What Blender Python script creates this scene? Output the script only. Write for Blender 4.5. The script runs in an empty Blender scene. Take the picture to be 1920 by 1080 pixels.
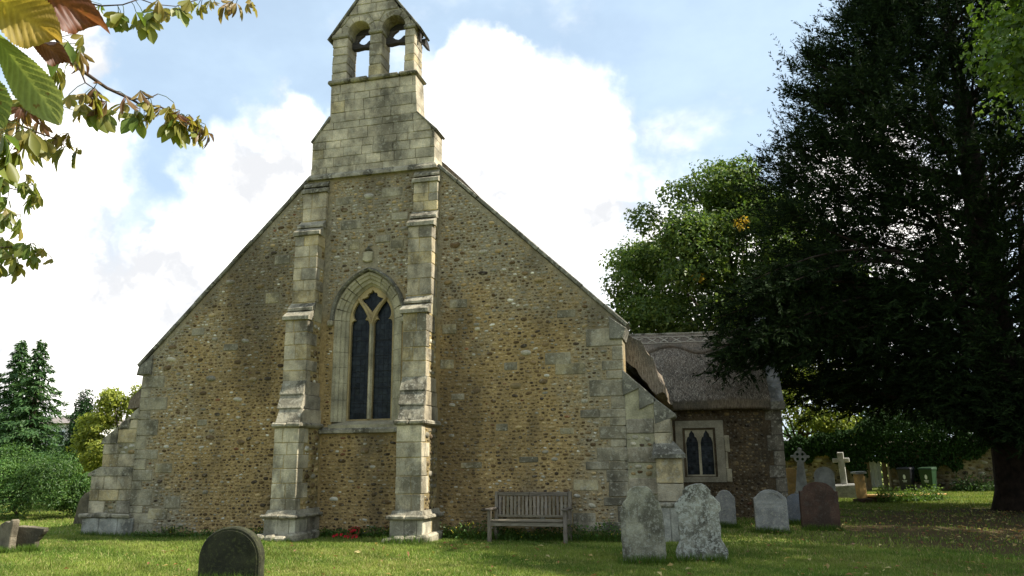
import bpy, math, random
import numpy as np
from mathutils import Vector, Matrix

SC = bpy.context.scene
COL = SC.collection
RAD = math.radians

# ------------------------------------------------------------------ camera
CAM_POS = (0.0, -15.2, 1.6)
YAW, PITCH, ROLL, LENS = RAD(13.7), RAD(12.85), RAD(0.62), 26.475
_fw = Vector((-math.sin(YAW) * math.cos(PITCH), math.cos(YAW) * math.cos(PITCH), math.sin(PITCH)))
_r = Vector((math.cos(YAW), math.sin(YAW), 0))
_u = _r.cross(_fw)
_R = _r * math.cos(ROLL) - _u * math.sin(ROLL)
_U = _u * math.cos(ROLL) + _r * math.sin(ROLL)
cam_d = bpy.data.cameras.new("camera")
cam_d.lens = LENS
cam_d.sensor_width = 36
cam_d.clip_start = 0.05
cam_d.clip_end = 600
cam = bpy.data.objects.new("camera", cam_d)
m = Matrix((_R, _U, -_fw)).transposed().to_4x4()
m.translation = CAM_POS
cam.matrix_world = m
COL.objects.link(cam)
SC.camera = cam

# ------------------------------------------------------------------ light and colour management
SUN_EL, SUN_AZ = RAD(46), RAD(6.5)          # nearly due +X (south), a little behind the west front
sun_d = bpy.data.lights.new("sun", 'SUN')
sun_d.energy = 4.0
sun_d.angle = RAD(0.53)
sun_d.color = (1.0, 0.95, 0.86)
sun = bpy.data.objects.new("sun", sun_d)
_s = Vector((math.cos(SUN_EL) * math.cos(SUN_AZ), math.cos(SUN_EL) * math.sin(SUN_AZ), math.sin(SUN_EL)))
sun.rotation_euler = (-_s).to_track_quat('-Z', 'Y').to_euler()
sun.location = (30, 0, 30)
COL.objects.link(sun)
SC.view_settings.view_transform = 'Standard'
SC.view_settings.look = 'None'
SC.view_settings.exposure = 1.31
SC.view_settings.gamma = 1.0
SC.view_settings.use_curve_mapping = False
SC.render.engine = 'CYCLES'
SC.cycles.max_bounces = 6
SC.cycles.diffuse_bounces = 3
SC.cycles.glossy_bounces = 2
SC.cycles.transmission_bounces = 3
SC.cycles.transparent_max_bounces = 6
SC.cycles.sample_clamp_indirect = 4.0
SC.cycles.use_denoising = True
SC.cycles.caustics_reflective = False
SC.cycles.caustics_refractive = False


class NT:
    """small helper round a node tree"""
    def __init__(self, tree):
        self.t = tree
        tree.nodes.clear()

    def n(self, kind, ins=None, **kw):
        nd = self.t.nodes.new(kind)
        for k, v in kw.items():
            setattr(nd, k, v)
        for k, v in (ins or {}).items():
            self.put(nd.inputs[k], v)
        return nd

    def put(self, sock, v):
        if isinstance(v, bpy.types.NodeSocket):
            self.t.links.new(v, sock)
        else:
            sock.default_value = v

    def math(self, op, a, b=0.0, c=0.0):
        nd = self.n('ShaderNodeMath', {0: a, 1: b, 2: c}, operation=op)
        return nd.outputs[0]

    def ramp(self, v, lo, hi, a=0.0, b=1.0):
        nd = self.n('ShaderNodeMapRange', {0: v, 1: lo, 2: hi, 3: a, 4: b}, interpolation_type='SMOOTHSTEP')
        return nd.outputs[0]

    def mix(self, f, a, b, mode='MIX'):
        nd = self.n('ShaderNodeMix', data_type='RGBA', blend_type=mode)
        nd.clamp_factor = True
        self.put(nd.inputs[0], f)
        self.put(nd.inputs[6], a if isinstance(a, bpy.types.NodeSocket) else tuple(a) + ((1,) if len(a) == 3 else ()))
        self.put(nd.inputs[7], b if isinstance(b, bpy.types.NodeSocket) else tuple(b) + ((1,) if len(b) == 3 else ()))
        return nd.outputs[2]

    def vmath(self, op, a, b=(0, 0, 0), scale=1.0):
        nd = self.n('ShaderNodeVectorMath', operation=op)
        self.put(nd.inputs[0], a)
        self.put(nd.inputs[1], b)
        nd.inputs[3].default_value = scale
        return nd

    def noise(self, vec, scale, detail=4.0, rough=0.55):
        nd = self.n('ShaderNodeTexNoise', {'Vector': vec, 'Scale': scale, 'Detail': detail, 'Roughness': rough})
        return nd


# ------------------------------------------------------------------ sky: Nishita behind thin veil and cumulus
world = bpy.data.worlds.new("World")
SC.world = world
world.use_nodes = True
nt = NT(world.node_tree)
sky = nt.n('ShaderNodeTexSky', sky_type='NISHITA', sun_disc=False, sun_elevation=SUN_EL, sun_rotation=RAD(90),
           air_density=1.0, dust_density=0.6, ozone_density=1.0)
dirv = nt.n('ShaderNodeTexCoord').outputs['Generated']
CLOUDS = [((-0.257, 0.842, 0.474), 0.055), ((-0.205, 0.850, 0.485), 0.040), ((-0.185, 0.890, 0.416), 0.095), ((-0.14, 0.903, 0.406), 0.082), ((-0.258, 0.887, 0.383), 0.108), ((-0.167, 0.927, 0.336), 0.108), ((-0.254, 0.926, 0.277), 0.12), ((-0.232, 0.95, 0.209), 0.11),
          ((-0.690, 0.645, 0.328), 0.09), ((-0.74, 0.64, 0.25), 0.11), ((-0.600, 0.775, 0.190), 0.11), ((-0.517, 0.782, 0.340), 0.08), ((-0.624, 0.775, 0.105), 0.174), ((-0.72, 0.66, 0.161), 0.14), ((-0.533, 0.806, 0.235), 0.075), ((-0.466, 0.791, 0.396), 0.05), ((-0.709, 0.7, 0.089), 0.139), ((-0.660, 0.600, 0.450), 0.045),
          ((0.015, 0.98, 0.199), 0.14), ((0.221, 0.947, 0.232), 0.13), ((0.197, 0.924, 0.327), 0.08)]
w1 = nt.noise(dirv, 7.0, 3.0).outputs['Color']
w2 = nt.noise(dirv, 26.0, 4.0).outputs['Color']
w1 = nt.vmath('SCALE', nt.vmath('SUBTRACT', w1, (.5, .5, .5)).outputs[0], scale=0.10).outputs[0]
w2 = nt.vmath('SCALE', nt.vmath('SUBTRACT', w2, (.5, .5, .5)).outputs[0], scale=0.065).outputs[0]
dw = nt.vmath('ADD', nt.vmath('ADD', dirv, w1).outputs[0], w2).outputs[0]
acc = None
for d, r in CLOUDS:
    dist = nt.vmath('DISTANCE', dw, d).outputs['Value']
    v = nt.math('MULTIPLY_ADD', dist, -1.0 / r, 1.0)
    acc = v if acc is None else nt.math('SMOOTH_MAX', acc, v, 0.12)
blob = nt.ramp(acc, -0.26, 0.40)
# the rest of the sky carries the same kind of scattered cloud
sep = nt.n('ShaderNodeSeparateXYZ', {0: dirv})
den = nt.math('ADD', nt.math('MAXIMUM', sep.outputs[2], 0.0), 0.25)
flat = nt.n('ShaderNodeCombineXYZ', {0: nt.math('DIVIDE', sep.outputs[0], den), 1: nt.math('DIVIDE', sep.outputs[1], den), 2: 4.3})
g1 = nt.noise(flat.outputs[0], 1.6, 7.0, 0.55).outputs['Fac']
gen = nt.ramp(g1, 0.48, 0.66)
wisp = nt.noise(flat.outputs[0], 3.1, 5.0, 0.6).outputs['Fac']
veil = nt.ramp(wisp, 0.30, 0.75, 0.62, 0.86)
shade = nt.noise(dw, 9.0, 4.0).outputs['Fac']
cl_col = nt.mix(nt.ramp(shade, 0.32, 0.58), (5.5, 5.6, 5.8), (13.2, 12.7, 11.9))
base = nt.mix(veil, sky.outputs[0], (4.7, 6.0, 7.3))
mask = nt.math('MAXIMUM', blob, nt.math('MULTIPLY', gen, 0.8))
colr = nt.mix(mask, base, cl_col)
bg = nt.n('ShaderNodeBackground', {0: colr, 1: 0.066})
nt.n('ShaderNodeOutputWorld', {0: bg.outputs[0]})


# ------------------------------------------------------------------ mesh helpers
rng = np.random.default_rng(7)
random.seed(7)
OFF = {}


def thing(name, label, cat, loc=(0, 0, 0), group=None, rot=None):
    o = bpy.data.objects.new(name, None)
    o.empty_display_size = 0.2
    o.location = loc
    COL.objects.link(o)
    o['label'] = label
    o['category'] = cat
    if group:
        o['group'] = group
    if rot is None:
        OFF[o.name] = Vector(loc)          # children given in world coordinates
    else:
        o.rotation_euler = rot             # children given in local coordinates
    return o


def tag(o, label=None, cat=None, group=None, kind=None):
    if label: o['label'] = label
    if cat: o['category'] = cat
    if group: o['group'] = group
    if kind: o['kind'] = kind
    return o


def put(name, me, mat, parent=None):
    o = bpy.data.objects.new(name, me)
    if mat is not None and not me.materials:
        me.materials.append(mat)
    COL.objects.link(o)
    if parent is not None:
        o.parent = parent
        if parent.name in OFF:
            o.matrix_parent_inverse = Matrix.Translation(-OFF[parent.name])
    return o


def np_mesh(name, V, F, cols=None, smooth=False):
    """V (n,3), F (m,k) uniform polygons"""
    V = np.asarray(V, dtype=np.float32)
    F = np.asarray(F, dtype=np.int32)
    me = bpy.data.meshes.new(name)
    me.vertices.add(len(V))
    me.vertices.foreach_set('co', V.ravel())
    mm, k = F.shape
    me.loops.add(mm * k)
    me.loops.foreach_set('vertex_index', F.ravel())
    me.polygons.add(mm)
    me.polygons.foreach_set('loop_start', np.arange(0, mm * k, k, dtype=np.int32))
    me.polygons.foreach_set('use_smooth', np.full(mm, smooth))
    if cols is not None:
        a = me.attributes.new('col', 'FLOAT_COLOR', 'POINT')
        c = np.ones((len(V), 4), dtype=np.float32)
        c[:, :3] = cols
        a.data.foreach_set('color', c.ravel())
    me.update(calc_edges=True)
    return me


class MB:
    def __init__(self):
        self.v, self.f, self.c = [], [], []

    def add(self, vs, fs, col=(.3, .3, .3)):
        o = len(self.v)
        self.v += [tuple(p) for p in vs]
        self.f += [tuple(i + o for i in f) for f in fs]
        self.c += [tuple(col)] * len(vs)
        return self

    def mesh(self, name, smooth=False):
        me = bpy.data.meshes.new(name)
        me.from_pydata(self.v, [], self.f)
        a = me.attributes.new('col', 'FLOAT_COLOR', 'POINT')
        c = np.ones((len(self.v), 4), dtype=np.float32)
        c[:, :3] = np.array(self.c)
        a.data.foreach_set('color', c.ravel())
        if smooth:
            me.polygons.foreach_set('use_smooth', [True] * len(me.polygons))
        me.update()
        return me

    def build(self, name, mat, parent=None, smooth=False):
        return put(name, self.mesh(name, smooth), mat, parent)

    def cbox(self, x0, x1, y0, y1, z0, z1, ch=0.012, jit=0.0, col=(.3, .3, .3), xf=None):
        """box with chamfered edges and slightly uneven corners"""
        ch = min(ch, (x1 - x0) * .3, (y1 - y0) * .3, (z1 - z0) * .3)
        vs = []
        for ix in (0, 1):
            for iy in (0, 1):
                for iz in (0, 1):
                    p = [(x0, x1)[ix], (y0, y1)[iy], (z0, z1)[iz]]
                    if jit:
                        p = [q + random.uniform(-jit, jit) for q in p]
                    s = [(1, -1)[ix], (1, -1)[iy], (1, -1)[iz]]
                    for a in range(3):           # vertex lying on the face normal to axis a
                        q = list(p)
                        for b in range(3):
                            if b != a:
                                q[b] += s[b] * ch
                        vs.append(q)
        if xf is not None:
            vs = [tuple(xf @ Vector(q)) for q in vs]

        def I(ix, iy, iz, a):
            return (ix * 4 + iy * 2 + iz) * 3 + a
        fs = []
        for i in (0, 1):
            f = [I(i, 0, 0, 0), I(i, 1, 0, 0), I(i, 1, 1, 0), I(i, 0, 1, 0)]
            fs.append(f if i else f[::-1])
            f = [I(0, i, 0, 1), I(0, i, 1, 1), I(1, i, 1, 1), I(1, i, 0, 1)]
            fs.append(f if i else f[::-1])
            f = [I(0, 0, i, 2), I(1, 0, i, 2), I(1, 1, i, 2), I(0, 1, i, 2)]
            fs.append(f if i else f[::-1])
        for i in (0, 1):
            for j in (0, 1):
                f = [I(0, i, j, 1), I(1, i, j, 1), I(1, i, j, 2), I(0, i, j, 2)]
                fs.append(f if (i ^ j) else f[::-1])
                f = [I(i, 0, j, 0), I(i, 1, j, 0), I(i, 1, j, 2), I(i, 0, j, 2)]
                fs.append(f[::-1] if (i ^ j) else f)
                f = [I(i, j, 0, 0), I(i, j, 1, 0), I(i, j, 1, 1), I(i, j, 0, 1)]
                fs.append(f if (i ^ j) else f[::-1])
                for k in (0, 1):
                    f = [I(i, j, k, 0), I(i, j, k, 1), I(i, j, k, 2)]
                    fs.append(f if (i + j + k) % 2 else f[::-1])
        return self.add(vs, fs, col)

    def prism(self, poly, y0, y1, ch=0.012, col=(.3, .3, .3), back=True, xf=None):
        """polygon given counter-clockwise as (x,z) seen from -Y, front face at y0 with chamfer, back at y1"""
        n = len(poly)
        ins = inset(poly, ch) if ch > 0 else poly
        vs = [(x, y0, z) for x, z in ins] + [(x, y0 + ch, z) for x, z in poly] + [(x, y1, z) for x, z in poly]
        fs = [tuple(range(n))]
        for i in range(n):
            j = (i + 1) % n
            fs.append((i, n + i, n + j, j))
            fs.append((n + i, 2 * n + i, 2 * n + j, n + j))
        if back:
            fs.append(tuple(range(3 * n - 1, 2 * n - 1, -1)))
        if xf is not None:
            vs = [tuple(xf @ Vector(q)) for q in vs]
        return self.add(vs, fs, col)

    def hexa(self, pts, col=(.3, .3, .3)):
        """eight points: bottom 4 ccw from above, top 4 ccw"""
        return self.add(pts, [(3, 2, 1, 0), (4, 5, 6, 7), (0, 1, 5, 4), (1, 2, 6, 5), (2, 3, 7, 6), (3, 0, 4, 7)], col)

    def tube(self, path, radii, n=8, col=(.3, .3, .3), cap=True):
        P = [Vector(p) for p in path]
        rings = []
        up = Vector((0.13, 0.21, 0.97))
        prev = None
        for i, p in enumerate(P):
            t = (P[min(i + 1, len(P) - 1)] - P[max(i - 1, 0)])
            if t.length < 1e-9:
                t = Vector((0, 0, 1))
            t.normalize()
            a = prev - t * prev.dot(t) if prev is not None else up - t * up.dot(t)
            if a.length < 1e-4:
                a = Vector((1, 0, 0)) - t * t.x
            a.normalize()
            prev = a
            b = t.cross(a)
            r = radii[i] if hasattr(radii, '__len__') else radii
            rings.append([p + (a * math.cos(2 * math.pi * k / n) + b * math.sin(2 * math.pi * k / n)) * r for k in range(n)])
        vs = [q for rr in rings for q in rr]
        fs = []
        for i in range(len(P) - 1):
            for k in range(n):
                l = (k + 1) % n
                fs.append((i * n + k, i * n + l, (i + 1) * n + l, (i + 1) * n + k))
        if cap:
            fs.append(tuple(range(n - 1, -1, -1)))
            fs.append(tuple((len(P) - 1) * n + k for k in range(n)))
        return self.add(vs, fs, col)

    def sweep(self, path2, prof, y0, col=(.3, .3, .3), closed=False, up_at=()):
        """path2: (x,z) points; prof: (offset outward from path normal, y) closed profile"""
        n = len(path2)
        rings = []
        for i in range(n):
            a = Vector(path2[(i - 1) % n] if (closed or i > 0) else path2[0])
            b = Vector(path2[(i + 1) % n] if (closed or i < n - 1) else path2[-1])
            t = (b - a).normalized()
            nx, nz = (0.0, 1.07) if i in up_at else (-t.y, t.x)
            x, z = path2[i]
            rings.append([(x + nx * o, y0 + y, z + nz * o) for o, y in prof])
        k = len(prof)
        vs = [q for rr in rings for q in rr]
        fs = []
        for i in range(n if closed else n - 1):
            i2 = (i + 1) % n
            for j in range(k):
                l = (j + 1) % k
                fs.append((i * k + j, i * k + l, i2 * k + l, i2 * k + j))
        if not closed:
            fs.append(tuple(range(k - 1, -1, -1)))
            fs.append(tuple((n - 1) * k + j for j in range(k)))
        return self.add(vs, fs, col)


def inset(poly, d):
    n = len(poly)
    out = []
    for i in range(n):
        p0, p1, p2 = Vector(poly[i - 1]), Vector(poly[i]), Vector(poly[(i + 1) % n])
        e1, e2 = (p1 - p0), (p2 - p1)
        if e1.length < 1e-6 or e2.length < 1e-6:
            out.append(tuple(p1))
            continue
        e1.normalize(); e2.normalize()
        n1, n2 = Vector((-e1.y, e1.x)), Vector((-e2.y, e2.x))
        b = n1 + n2
        if b.length < 1e-3:
            b = n1
        b.normalize()
        k = max(0.4, b.dot(n1))
        out.append(tuple(p1 + b * (d / k)))
    return out


def clip(poly, a, b):
    """keep the part of a convex polygon left of the line a->b"""
    out = []
    a, b = Vector(a), Vector(b)
    e = b - a

    def side(p):
        return e.x * (p[1] - a.y) - e.y * (p[0] - a.x)
    for i in range(len(poly)):
        p, q = poly[i], poly[(i + 1) % len(poly)]
        sp, sq = side(p), side(q)
        if sp >= 0:
            out.append(p)
        if sp * sq < 0:
            t = sp / (sp - sq)
            out.append((p[0] + (q[0] - p[0]) * t, p[1] + (q[1] - p[1]) * t))
    return out


def area(poly):
    return 0.5 * sum(poly[i][0] * poly[(i + 1) % len(poly)][1] - poly[(i + 1) % len(poly)][0] * poly[i][1] for i in range(len(poly)))


def courses(z0, z1, lo, hi):
    zs = [z0]
    while zs[-1] < z1 - lo * 0.6:
        zs.append(zs[-1] + random.uniform(lo, hi))
    k = (z1 - z0) / (zs[-1] - z0)
    return [z0 + (z - z0) * k for z in zs]


def vnoise(x, y, s=0):
    """cheap smooth pseudo-noise in about -1..1"""
    return (np.sin(x * 1.7 + 1.3 * np.sin(y * 1.1 + s) + s) + np.sin(y * 2.3 + 1.7 * np.sin(x * 0.9 + 2 * s) + 2.1 * s) + 0.6 * np.sin((x + y) * 3.9 + s * 3)) / 2.6


def ground_z(x, y):
    x = np.asarray(x, dtype=float); y = np.asarray(y, dtype=float)
    a = np.clip((x + 13.5) / 5.5, 0, 1); a = a * a * (3 - 2 * a)
    b = np.clip((2.5 - x) / 3.5, 0, 1); b = b * b * (3 - 2 * b)
    c = np.clip((y + 6) / 5, 0, 1); c = c * c * (3 - 2 * c)
    d = np.clip((6 - y) / 5, 0, 1); d = d * d * (3 - 2 * d)
    return 0.07 * a * b * c * d + 0.015 * vnoise(x * .9, y * .9, 2.0) + 0.008 * vnoise(x * 3, y * 3, 1.0)

# ------------------------------------------------------------------ materials
def new_mat(name):
    mt = bpy.data.materials.new(name)
    mt.use_nodes = True
    return mt, NT(mt.node_tree)


def stone_mat(name, base=None, var=0.5, lichen=0.3, lich_col=(.42, .39, .30), dark=0.4, dark_col=(.045, .040, .028), orange=0.0,
              scale=1.0, bump=0.35, rough=0.92, dark_scale=1.1, lt=.66, dt=.57):
    mt, n = new_mat(name)
    pos = n.n('ShaderNodeNewGeometry').outputs['Position']
    if base is None:
        b = n.n('ShaderNodeAttribute', attribute_name='col').outputs['Color']
    else:
        b = n.n('ShaderNodeRGB').outputs[0]
        b.default_value = tuple(base) + (1,)
    n1 = n.noise(pos, 2.6 * scale, 6).outputs['Fac']
    n2 = n.noise(pos, 38 * scale, 4, .65).outputs['Fac']
    n3 = n.noise(pos, 11 * scale, 5, .7).outputs['Fac']
    n4 = n.noise(n.n('ShaderNodeMapping', {'Vector': pos, 'Scale': (1, 1, .5)}).outputs[0], dark_scale * scale, 8, .62).outputs['Fac']
    n5 = n.noise(pos, 90 * scale, 3, .6).outputs['Fac']
    k = n.math('MULTIPLY', n.ramp(n1, .25, .75, 1 - var, 1 + var), n.ramp(n2, .25, .75, .78, 1.22))
    c = n.mix(1.0, b, n.n('ShaderNodeCombineColor', {0: k, 1: k, 2: k}).outputs[0], 'MULTIPLY')
    if dark:
        c = n.mix(n.math('MULTIPLY', n.ramp(n.math('ADD', n4, n.math('MULTIPLY', n3, .18)), dt, dt + .14), dark), c, dark_col)
    if lichen:
        c = n.mix(n.math('MULTIPLY', n.ramp(n.math('ADD', n3, n.math('MULTIPLY', n5, .25)), lt, lt + .07), lichen), c, lich_col)
    if orange:
        n6 = n.noise(pos, 7 * scale, 5, .7).outputs['Fac']
        c = n.mix(n.math('MULTIPLY', n.ramp(n6, .62, .70), orange), c, (.36, .20, .05))
    h = n.math('ADD', n.math('MULTIPLY', n2, .6), n.math('ADD', n.math('MULTIPLY', n3, .8), n.math('MULTIPLY', n5, .25)))
    bp = n.n('ShaderNodeBump', {'Strength': bump, 'Distance': 0.03, 'Height': h})
    p = n.n('ShaderNodeBsdfPrincipled', {'Base Color': c, 'Roughness': rough, 'Normal': bp.outputs[0], 'Specular IOR Level': 0.2})
    n.n('ShaderNodeOutputMaterial', {0: p.outputs[0]})
    return mt


def leaf_mat(name, trans=0.35, rough=0.5, spec=0.3):
    mt, n = new_mat(name)
    c = n.n('ShaderNodeAttribute', attribute_name='col').outputs['Color']
    p = n.n('ShaderNodeBsdfPrincipled', {'Base Color': c, 'Roughness': rough, 'Specular IOR Level': spec})
    t = n.n('ShaderNodeBsdfTranslucent', {'Color': n.mix(1.0, c, (1.25, 1.25, .75), 'MULTIPLY')})
    ms = n.n('ShaderNodeMixShader', {0: trans, 1: p.outputs[0], 2: t.outputs[0]})
    n.n('ShaderNodeOutputMaterial', {0: ms.outputs[0]})
    return mt


def plain_mat(name, col, rough=0.6, spec=0.4, var=0.2, scale=20, metal=0.0, bump=0.0):
    mt, n = new_mat(name)
    pos = n.n('ShaderNodeNewGeometry').outputs['Position']
    f = n.noise(pos, scale, 5).outputs['Fac']
    k = n.ramp(f, .25, .75, 1 - var, 1 + var)
    c = n.mix(1.0, tuple(col), n.n('ShaderNodeCombineColor', {0: k, 1: k, 2: k}).outputs[0], 'MULTIPLY')
    ins = {'Base Color': c, 'Roughness': rough, 'Specular IOR Level': spec, 'Metallic': metal}
    if bump:
        ins['Normal'] = n.n('ShaderNodeBump', {'Strength': bump, 'Distance': .01, 'Height': f}).outputs[0]
    p = n.n('ShaderNodeBsdfPrincipled', ins)
    n.n('ShaderNodeOutputMaterial', {0: p.outputs[0]})
    return mt


def wood_mat(name, a, b, axis=2, scale=6):
    mt, n = new_mat(name)
    pos = n.n('ShaderNodeNewGeometry').outputs['Position']
    sc = [scale * 8] * 3
    sc[axis] = scale
    v = n.n('ShaderNodeMapping', {'Vector': pos, 'Scale': tuple(sc)}).outputs[0]
    f = n.noise(v, 1.0, 5, .6).outputs['Fac']
    att = n.n('ShaderNodeAttribute', attribute_name='col').outputs['Color']
    c = n.mix(n.ramp(f, .3, .7), a, b)
    c = n.mix(1.0, c, att, 'MULTIPLY')
    bp = n.n('ShaderNodeBump', {'Strength': .35, 'Distance': .006, 'Height': f})
    p = n.n('ShaderNodeBsdfPrincipled', {'Base Color': c, 'Roughness': .8, 'Normal': bp.outputs[0], 'Specular IOR Level': .25})
    n.n('ShaderNodeOutputMaterial', {0: p.outputs[0]})
    return mt


M = {}
M['ashlar'] = stone_mat('ashlar', None, var=.42, lichen=.45, dark=.62, orange=.06, bump=.5, dark_scale=1.6, dt=.55)
M['rubble'] = stone_mat('rubble', None, var=.4, lichen=.28, dark=.6, bump=.6, dark_scale=.55, dark_col=(.06, .048, .03))
M['mortar'] = stone_mat('mortar', None, var=.38, lichen=.22, lich_col=(.36, .33, .24), dark=.55, dark_col=(.06, .045, .022), bump=.9, dark_scale=.55)
M['coping'] = stone_mat('coping', (.14, .13, .10), var=.4, lichen=.5, dark=.75, bump=.6, dark_scale=2.5)
M['weathering'] = stone_mat('weathering', (.27, .24, .17), var=.45, lichen=.6, dark=.8, bump=.8, dark_scale=3.0)
M['window_stone'] = stone_mat('window_stone', (.33, .29, .19), var=.34, lichen=.22, dark=.28, bump=.25, orange=.05, dark_scale=2.2)
M['tracery'] = stone_mat('tracery', (.33, .25, .12), var=.25, lichen=.12, dark=.2, bump=.2)
M['grave_lichen'] = stone_mat('grave_lichen', (.24, .23, .18), var=.45, lichen=.8, lich_col=(.44, .44, .38), dark=.8, scale=1.6, bump=1.0, orange=.12, dark_scale=1.8, lt=.61, dt=.53)
M['grave_moss'] = stone_mat('grave_moss', (.26, .245, .175), var=.4, lichen=.5, lich_col=(.40, .39, .32), dark=.6, scale=2.0, bump=.9, orange=.08, dark_scale=1.8, lt=.64, dt=.55)
M['grave_grey'] = stone_mat('grave_grey', (.23, .225, .20), var=.35, lichen=.45, dark=.35, scale=1.6, bump=.45)
M['grave_pale'] = stone_mat('grave_pale', (.42, .41, .36), var=.25, lichen=.3, dark=.3, scale=2, bump=.25)
M['grave_dark'] = stone_mat('grave_dark', (.030, .030, .016), var=.5, lichen=.5, lich_col=(.075, .08, .03), dark=.5, dark_col=(.02, .02, .016), scale=1.5, bump=.4)
M['grave_slate'] = stone_mat('grave_slate', (.13, .14, .15), var=.25, lichen=.15, dark=.25, bump=.2)
M['grave_red'] = stone_mat('grave_red', (.068, .040, .026), var=.35, lichen=.05, dark=.6, dark_col=(.03, .024, .018), bump=.4, scale=1.2)
M['grave_tan'] = stone_mat('grave_tan', (.52, .32, .11), var=.25, lichen=.25, dark=.25, scale=2, bump=.25)
M['grave_brown'] = stone_mat('grave_brown', (.15, .125, .085), var=.45, lichen=.3, lich_col=(.22, .20, .14), dark=.7, bump=.8, scale=1.5)
M['leaf'] = leaf_mat('leaf', .38)
M['leaf_dark'] = leaf_mat('leaf_dark', .10, .7, .06)
M['leaf_big'] = leaf_mat('leaf_big', .45, .45, .35)
M['grass'] = leaf_mat('grass', .30, .6, .2)
M['straw'] = leaf_mat('straw', .05, .8, .15)
M['bark'] = stone_mat('bark', (.075, .052, .036), var=.5, lichen=.15, lich_col=(.16, .17, .10), dark=.4, dark_col=(.02, .015, .01), scale=2.2, bump=.9)
M['bark_dark'] = stone_mat('bark_dark', (.035, .024, .017), var=.5, lichen=.1, lich_col=(.06, .06, .04), dark=.4, dark_col=(.012, .009, .006), scale=2.2, bump=.9)
M['twig'] = plain_mat('twig', (.055, .038, .030), .8, .2)
M['bench'] = wood_mat('bench', (.12, .10, .072), (.24, .21, .16), axis=2)
M['bench_h'] = wood_mat('bench_h', (.12, .10, .072), (.24, .21, .16), axis=0)
M['old_timber'] = wood_mat('old_timber', (.025, .022, .020), (.06, .052, .045), axis=0)
M['post_wood'] = wood_mat('post_wood', (.12, .085, .05), (.24, .18, .11), axis=2)
M['white_board'] = wood_mat('white_board', (.42, .43, .42), (.62, .63, .62), axis=2)
M['bin_green'] = plain_mat('bin_green', (.012, .040, .011), .5, .4, .15, 8)
M['bin_black'] = plain_mat('bin_black', (.022, .023, .026), .45, .4, .15, 8)
M['print_white'] = plain_mat('print_white', (.72, .74, .72), .6, .3, .1, 30)
M['poppy'] = plain_mat('poppy', (.36, .015, .018), .7, .2, .25, 60)
M['iron'] = plain_mat('iron', (.03, .03, .032), .6, .4, .3, 30, .6)
M['house_wall'] = plain_mat('house_wall', (.62, .60, .54), .85, .2, .12, 4)
M['house_roof'] = plain_mat('house_roof', (.22, .19, .17), .9, .2, .3, 8)

mt, n = new_mat('glass')
pos = n.n('ShaderNodeNewGeometry').outputs['Position']
f = n.noise(pos, 9, 4).outputs['Fac']
c = n.mix(n.ramp(f, .35, .7), (.004, .007, .009), (.020, .026, .028))
bp = n.n('ShaderNodeBump', {'Strength': .25, 'Distance': .01, 'Height': n.noise(pos, 14, 3).outputs['Fac']})
p = n.n('ShaderNodeBsdfPrincipled', {'Base Color': c, 'Roughness': .3, 'Specular IOR Level': .15, 'Normal': bp.outputs[0]})
n.n('ShaderNodeOutputMaterial', {0: p.outputs[0]})
M['glass'] = mt

mt, n = new_mat('thatch')
pos = n.n('ShaderNodeNewGeometry').outputs['Position']
v = n.n('ShaderNodeMapping', {'Vector': pos, 'Scale': (42, 7, 7)}).outputs[0]
f = n.noise(v, 1.0, 5, .65).outputs['Fac']
f2 = n.noise(pos, 1.6, 6, .6).outputs['Fac']
f3 = n.noise(pos, 55, 3, .6).outputs['Fac']
c = n.mix(n.ramp(f, .3, .72), (.090, .068, .048), (.31, .25, .18))
c = n.mix(n.ramp(f2, .42, .66), c, (.10, .088, .068))
c = n.mix(n.math('MULTIPLY', n.ramp(f3, .5, .7), .5), c, (.34, .29, .22))
bp = n.n('ShaderNodeBump', {'Strength': .9, 'Distance': .04, 'Height': n.math('ADD', f, n.math('MULTIPLY', f3, .6))})
p = n.n('ShaderNodeBsdfPrincipled', {'Base Color': c, 'Roughness': .95, 'Specular IOR Level': .1, 'Normal': bp.outputs[0]})
n.n('ShaderNodeOutputMaterial', {0: p.outputs[0]})
M['thatch'] = mt

mt, n = new_mat('lawn')
pos = n.n('ShaderNodeNewGeometry').outputs['Position']
f1 = n.noise(pos, .55, 6, .6).outputs['Fac']
f2 = n.noise(pos, 5, 6, .65).outputs['Fac']
f3 = n.noise(pos, 60, 3, .6).outputs['Fac']
c = n.mix(n.ramp(f2, .3, .7), (.075, .115, .016), (.170, .190, .038))
c = n.mix(n.math('MULTIPLY', n.ramp(f1, .45, .68), .6), c, (.25, .225, .075))
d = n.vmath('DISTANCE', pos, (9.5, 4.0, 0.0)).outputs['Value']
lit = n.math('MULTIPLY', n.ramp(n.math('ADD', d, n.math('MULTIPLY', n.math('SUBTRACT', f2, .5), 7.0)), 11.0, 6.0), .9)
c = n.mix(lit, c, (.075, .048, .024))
k = n.ramp(f3, .25, .75, .7, 1.3)
c = n.mix(1.0, c, n.n('ShaderNodeCombineColor', {0: k, 1: k, 2: k}).outputs[0], 'MULTIPLY')
bp = n.n('ShaderNodeBump', {'Strength': .8, 'Distance': .03, 'Height': n.math('ADD', f3, f2)})
p = n.n('ShaderNodeBsdfPrincipled', {'Base Color': c, 'Roughness': .95, 'Specular IOR Level': .1, 'Normal': bp.outputs[0]})
n.n('ShaderNodeOutputMaterial', {0: p.outputs[0]})
M['lawn'] = mt

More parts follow.
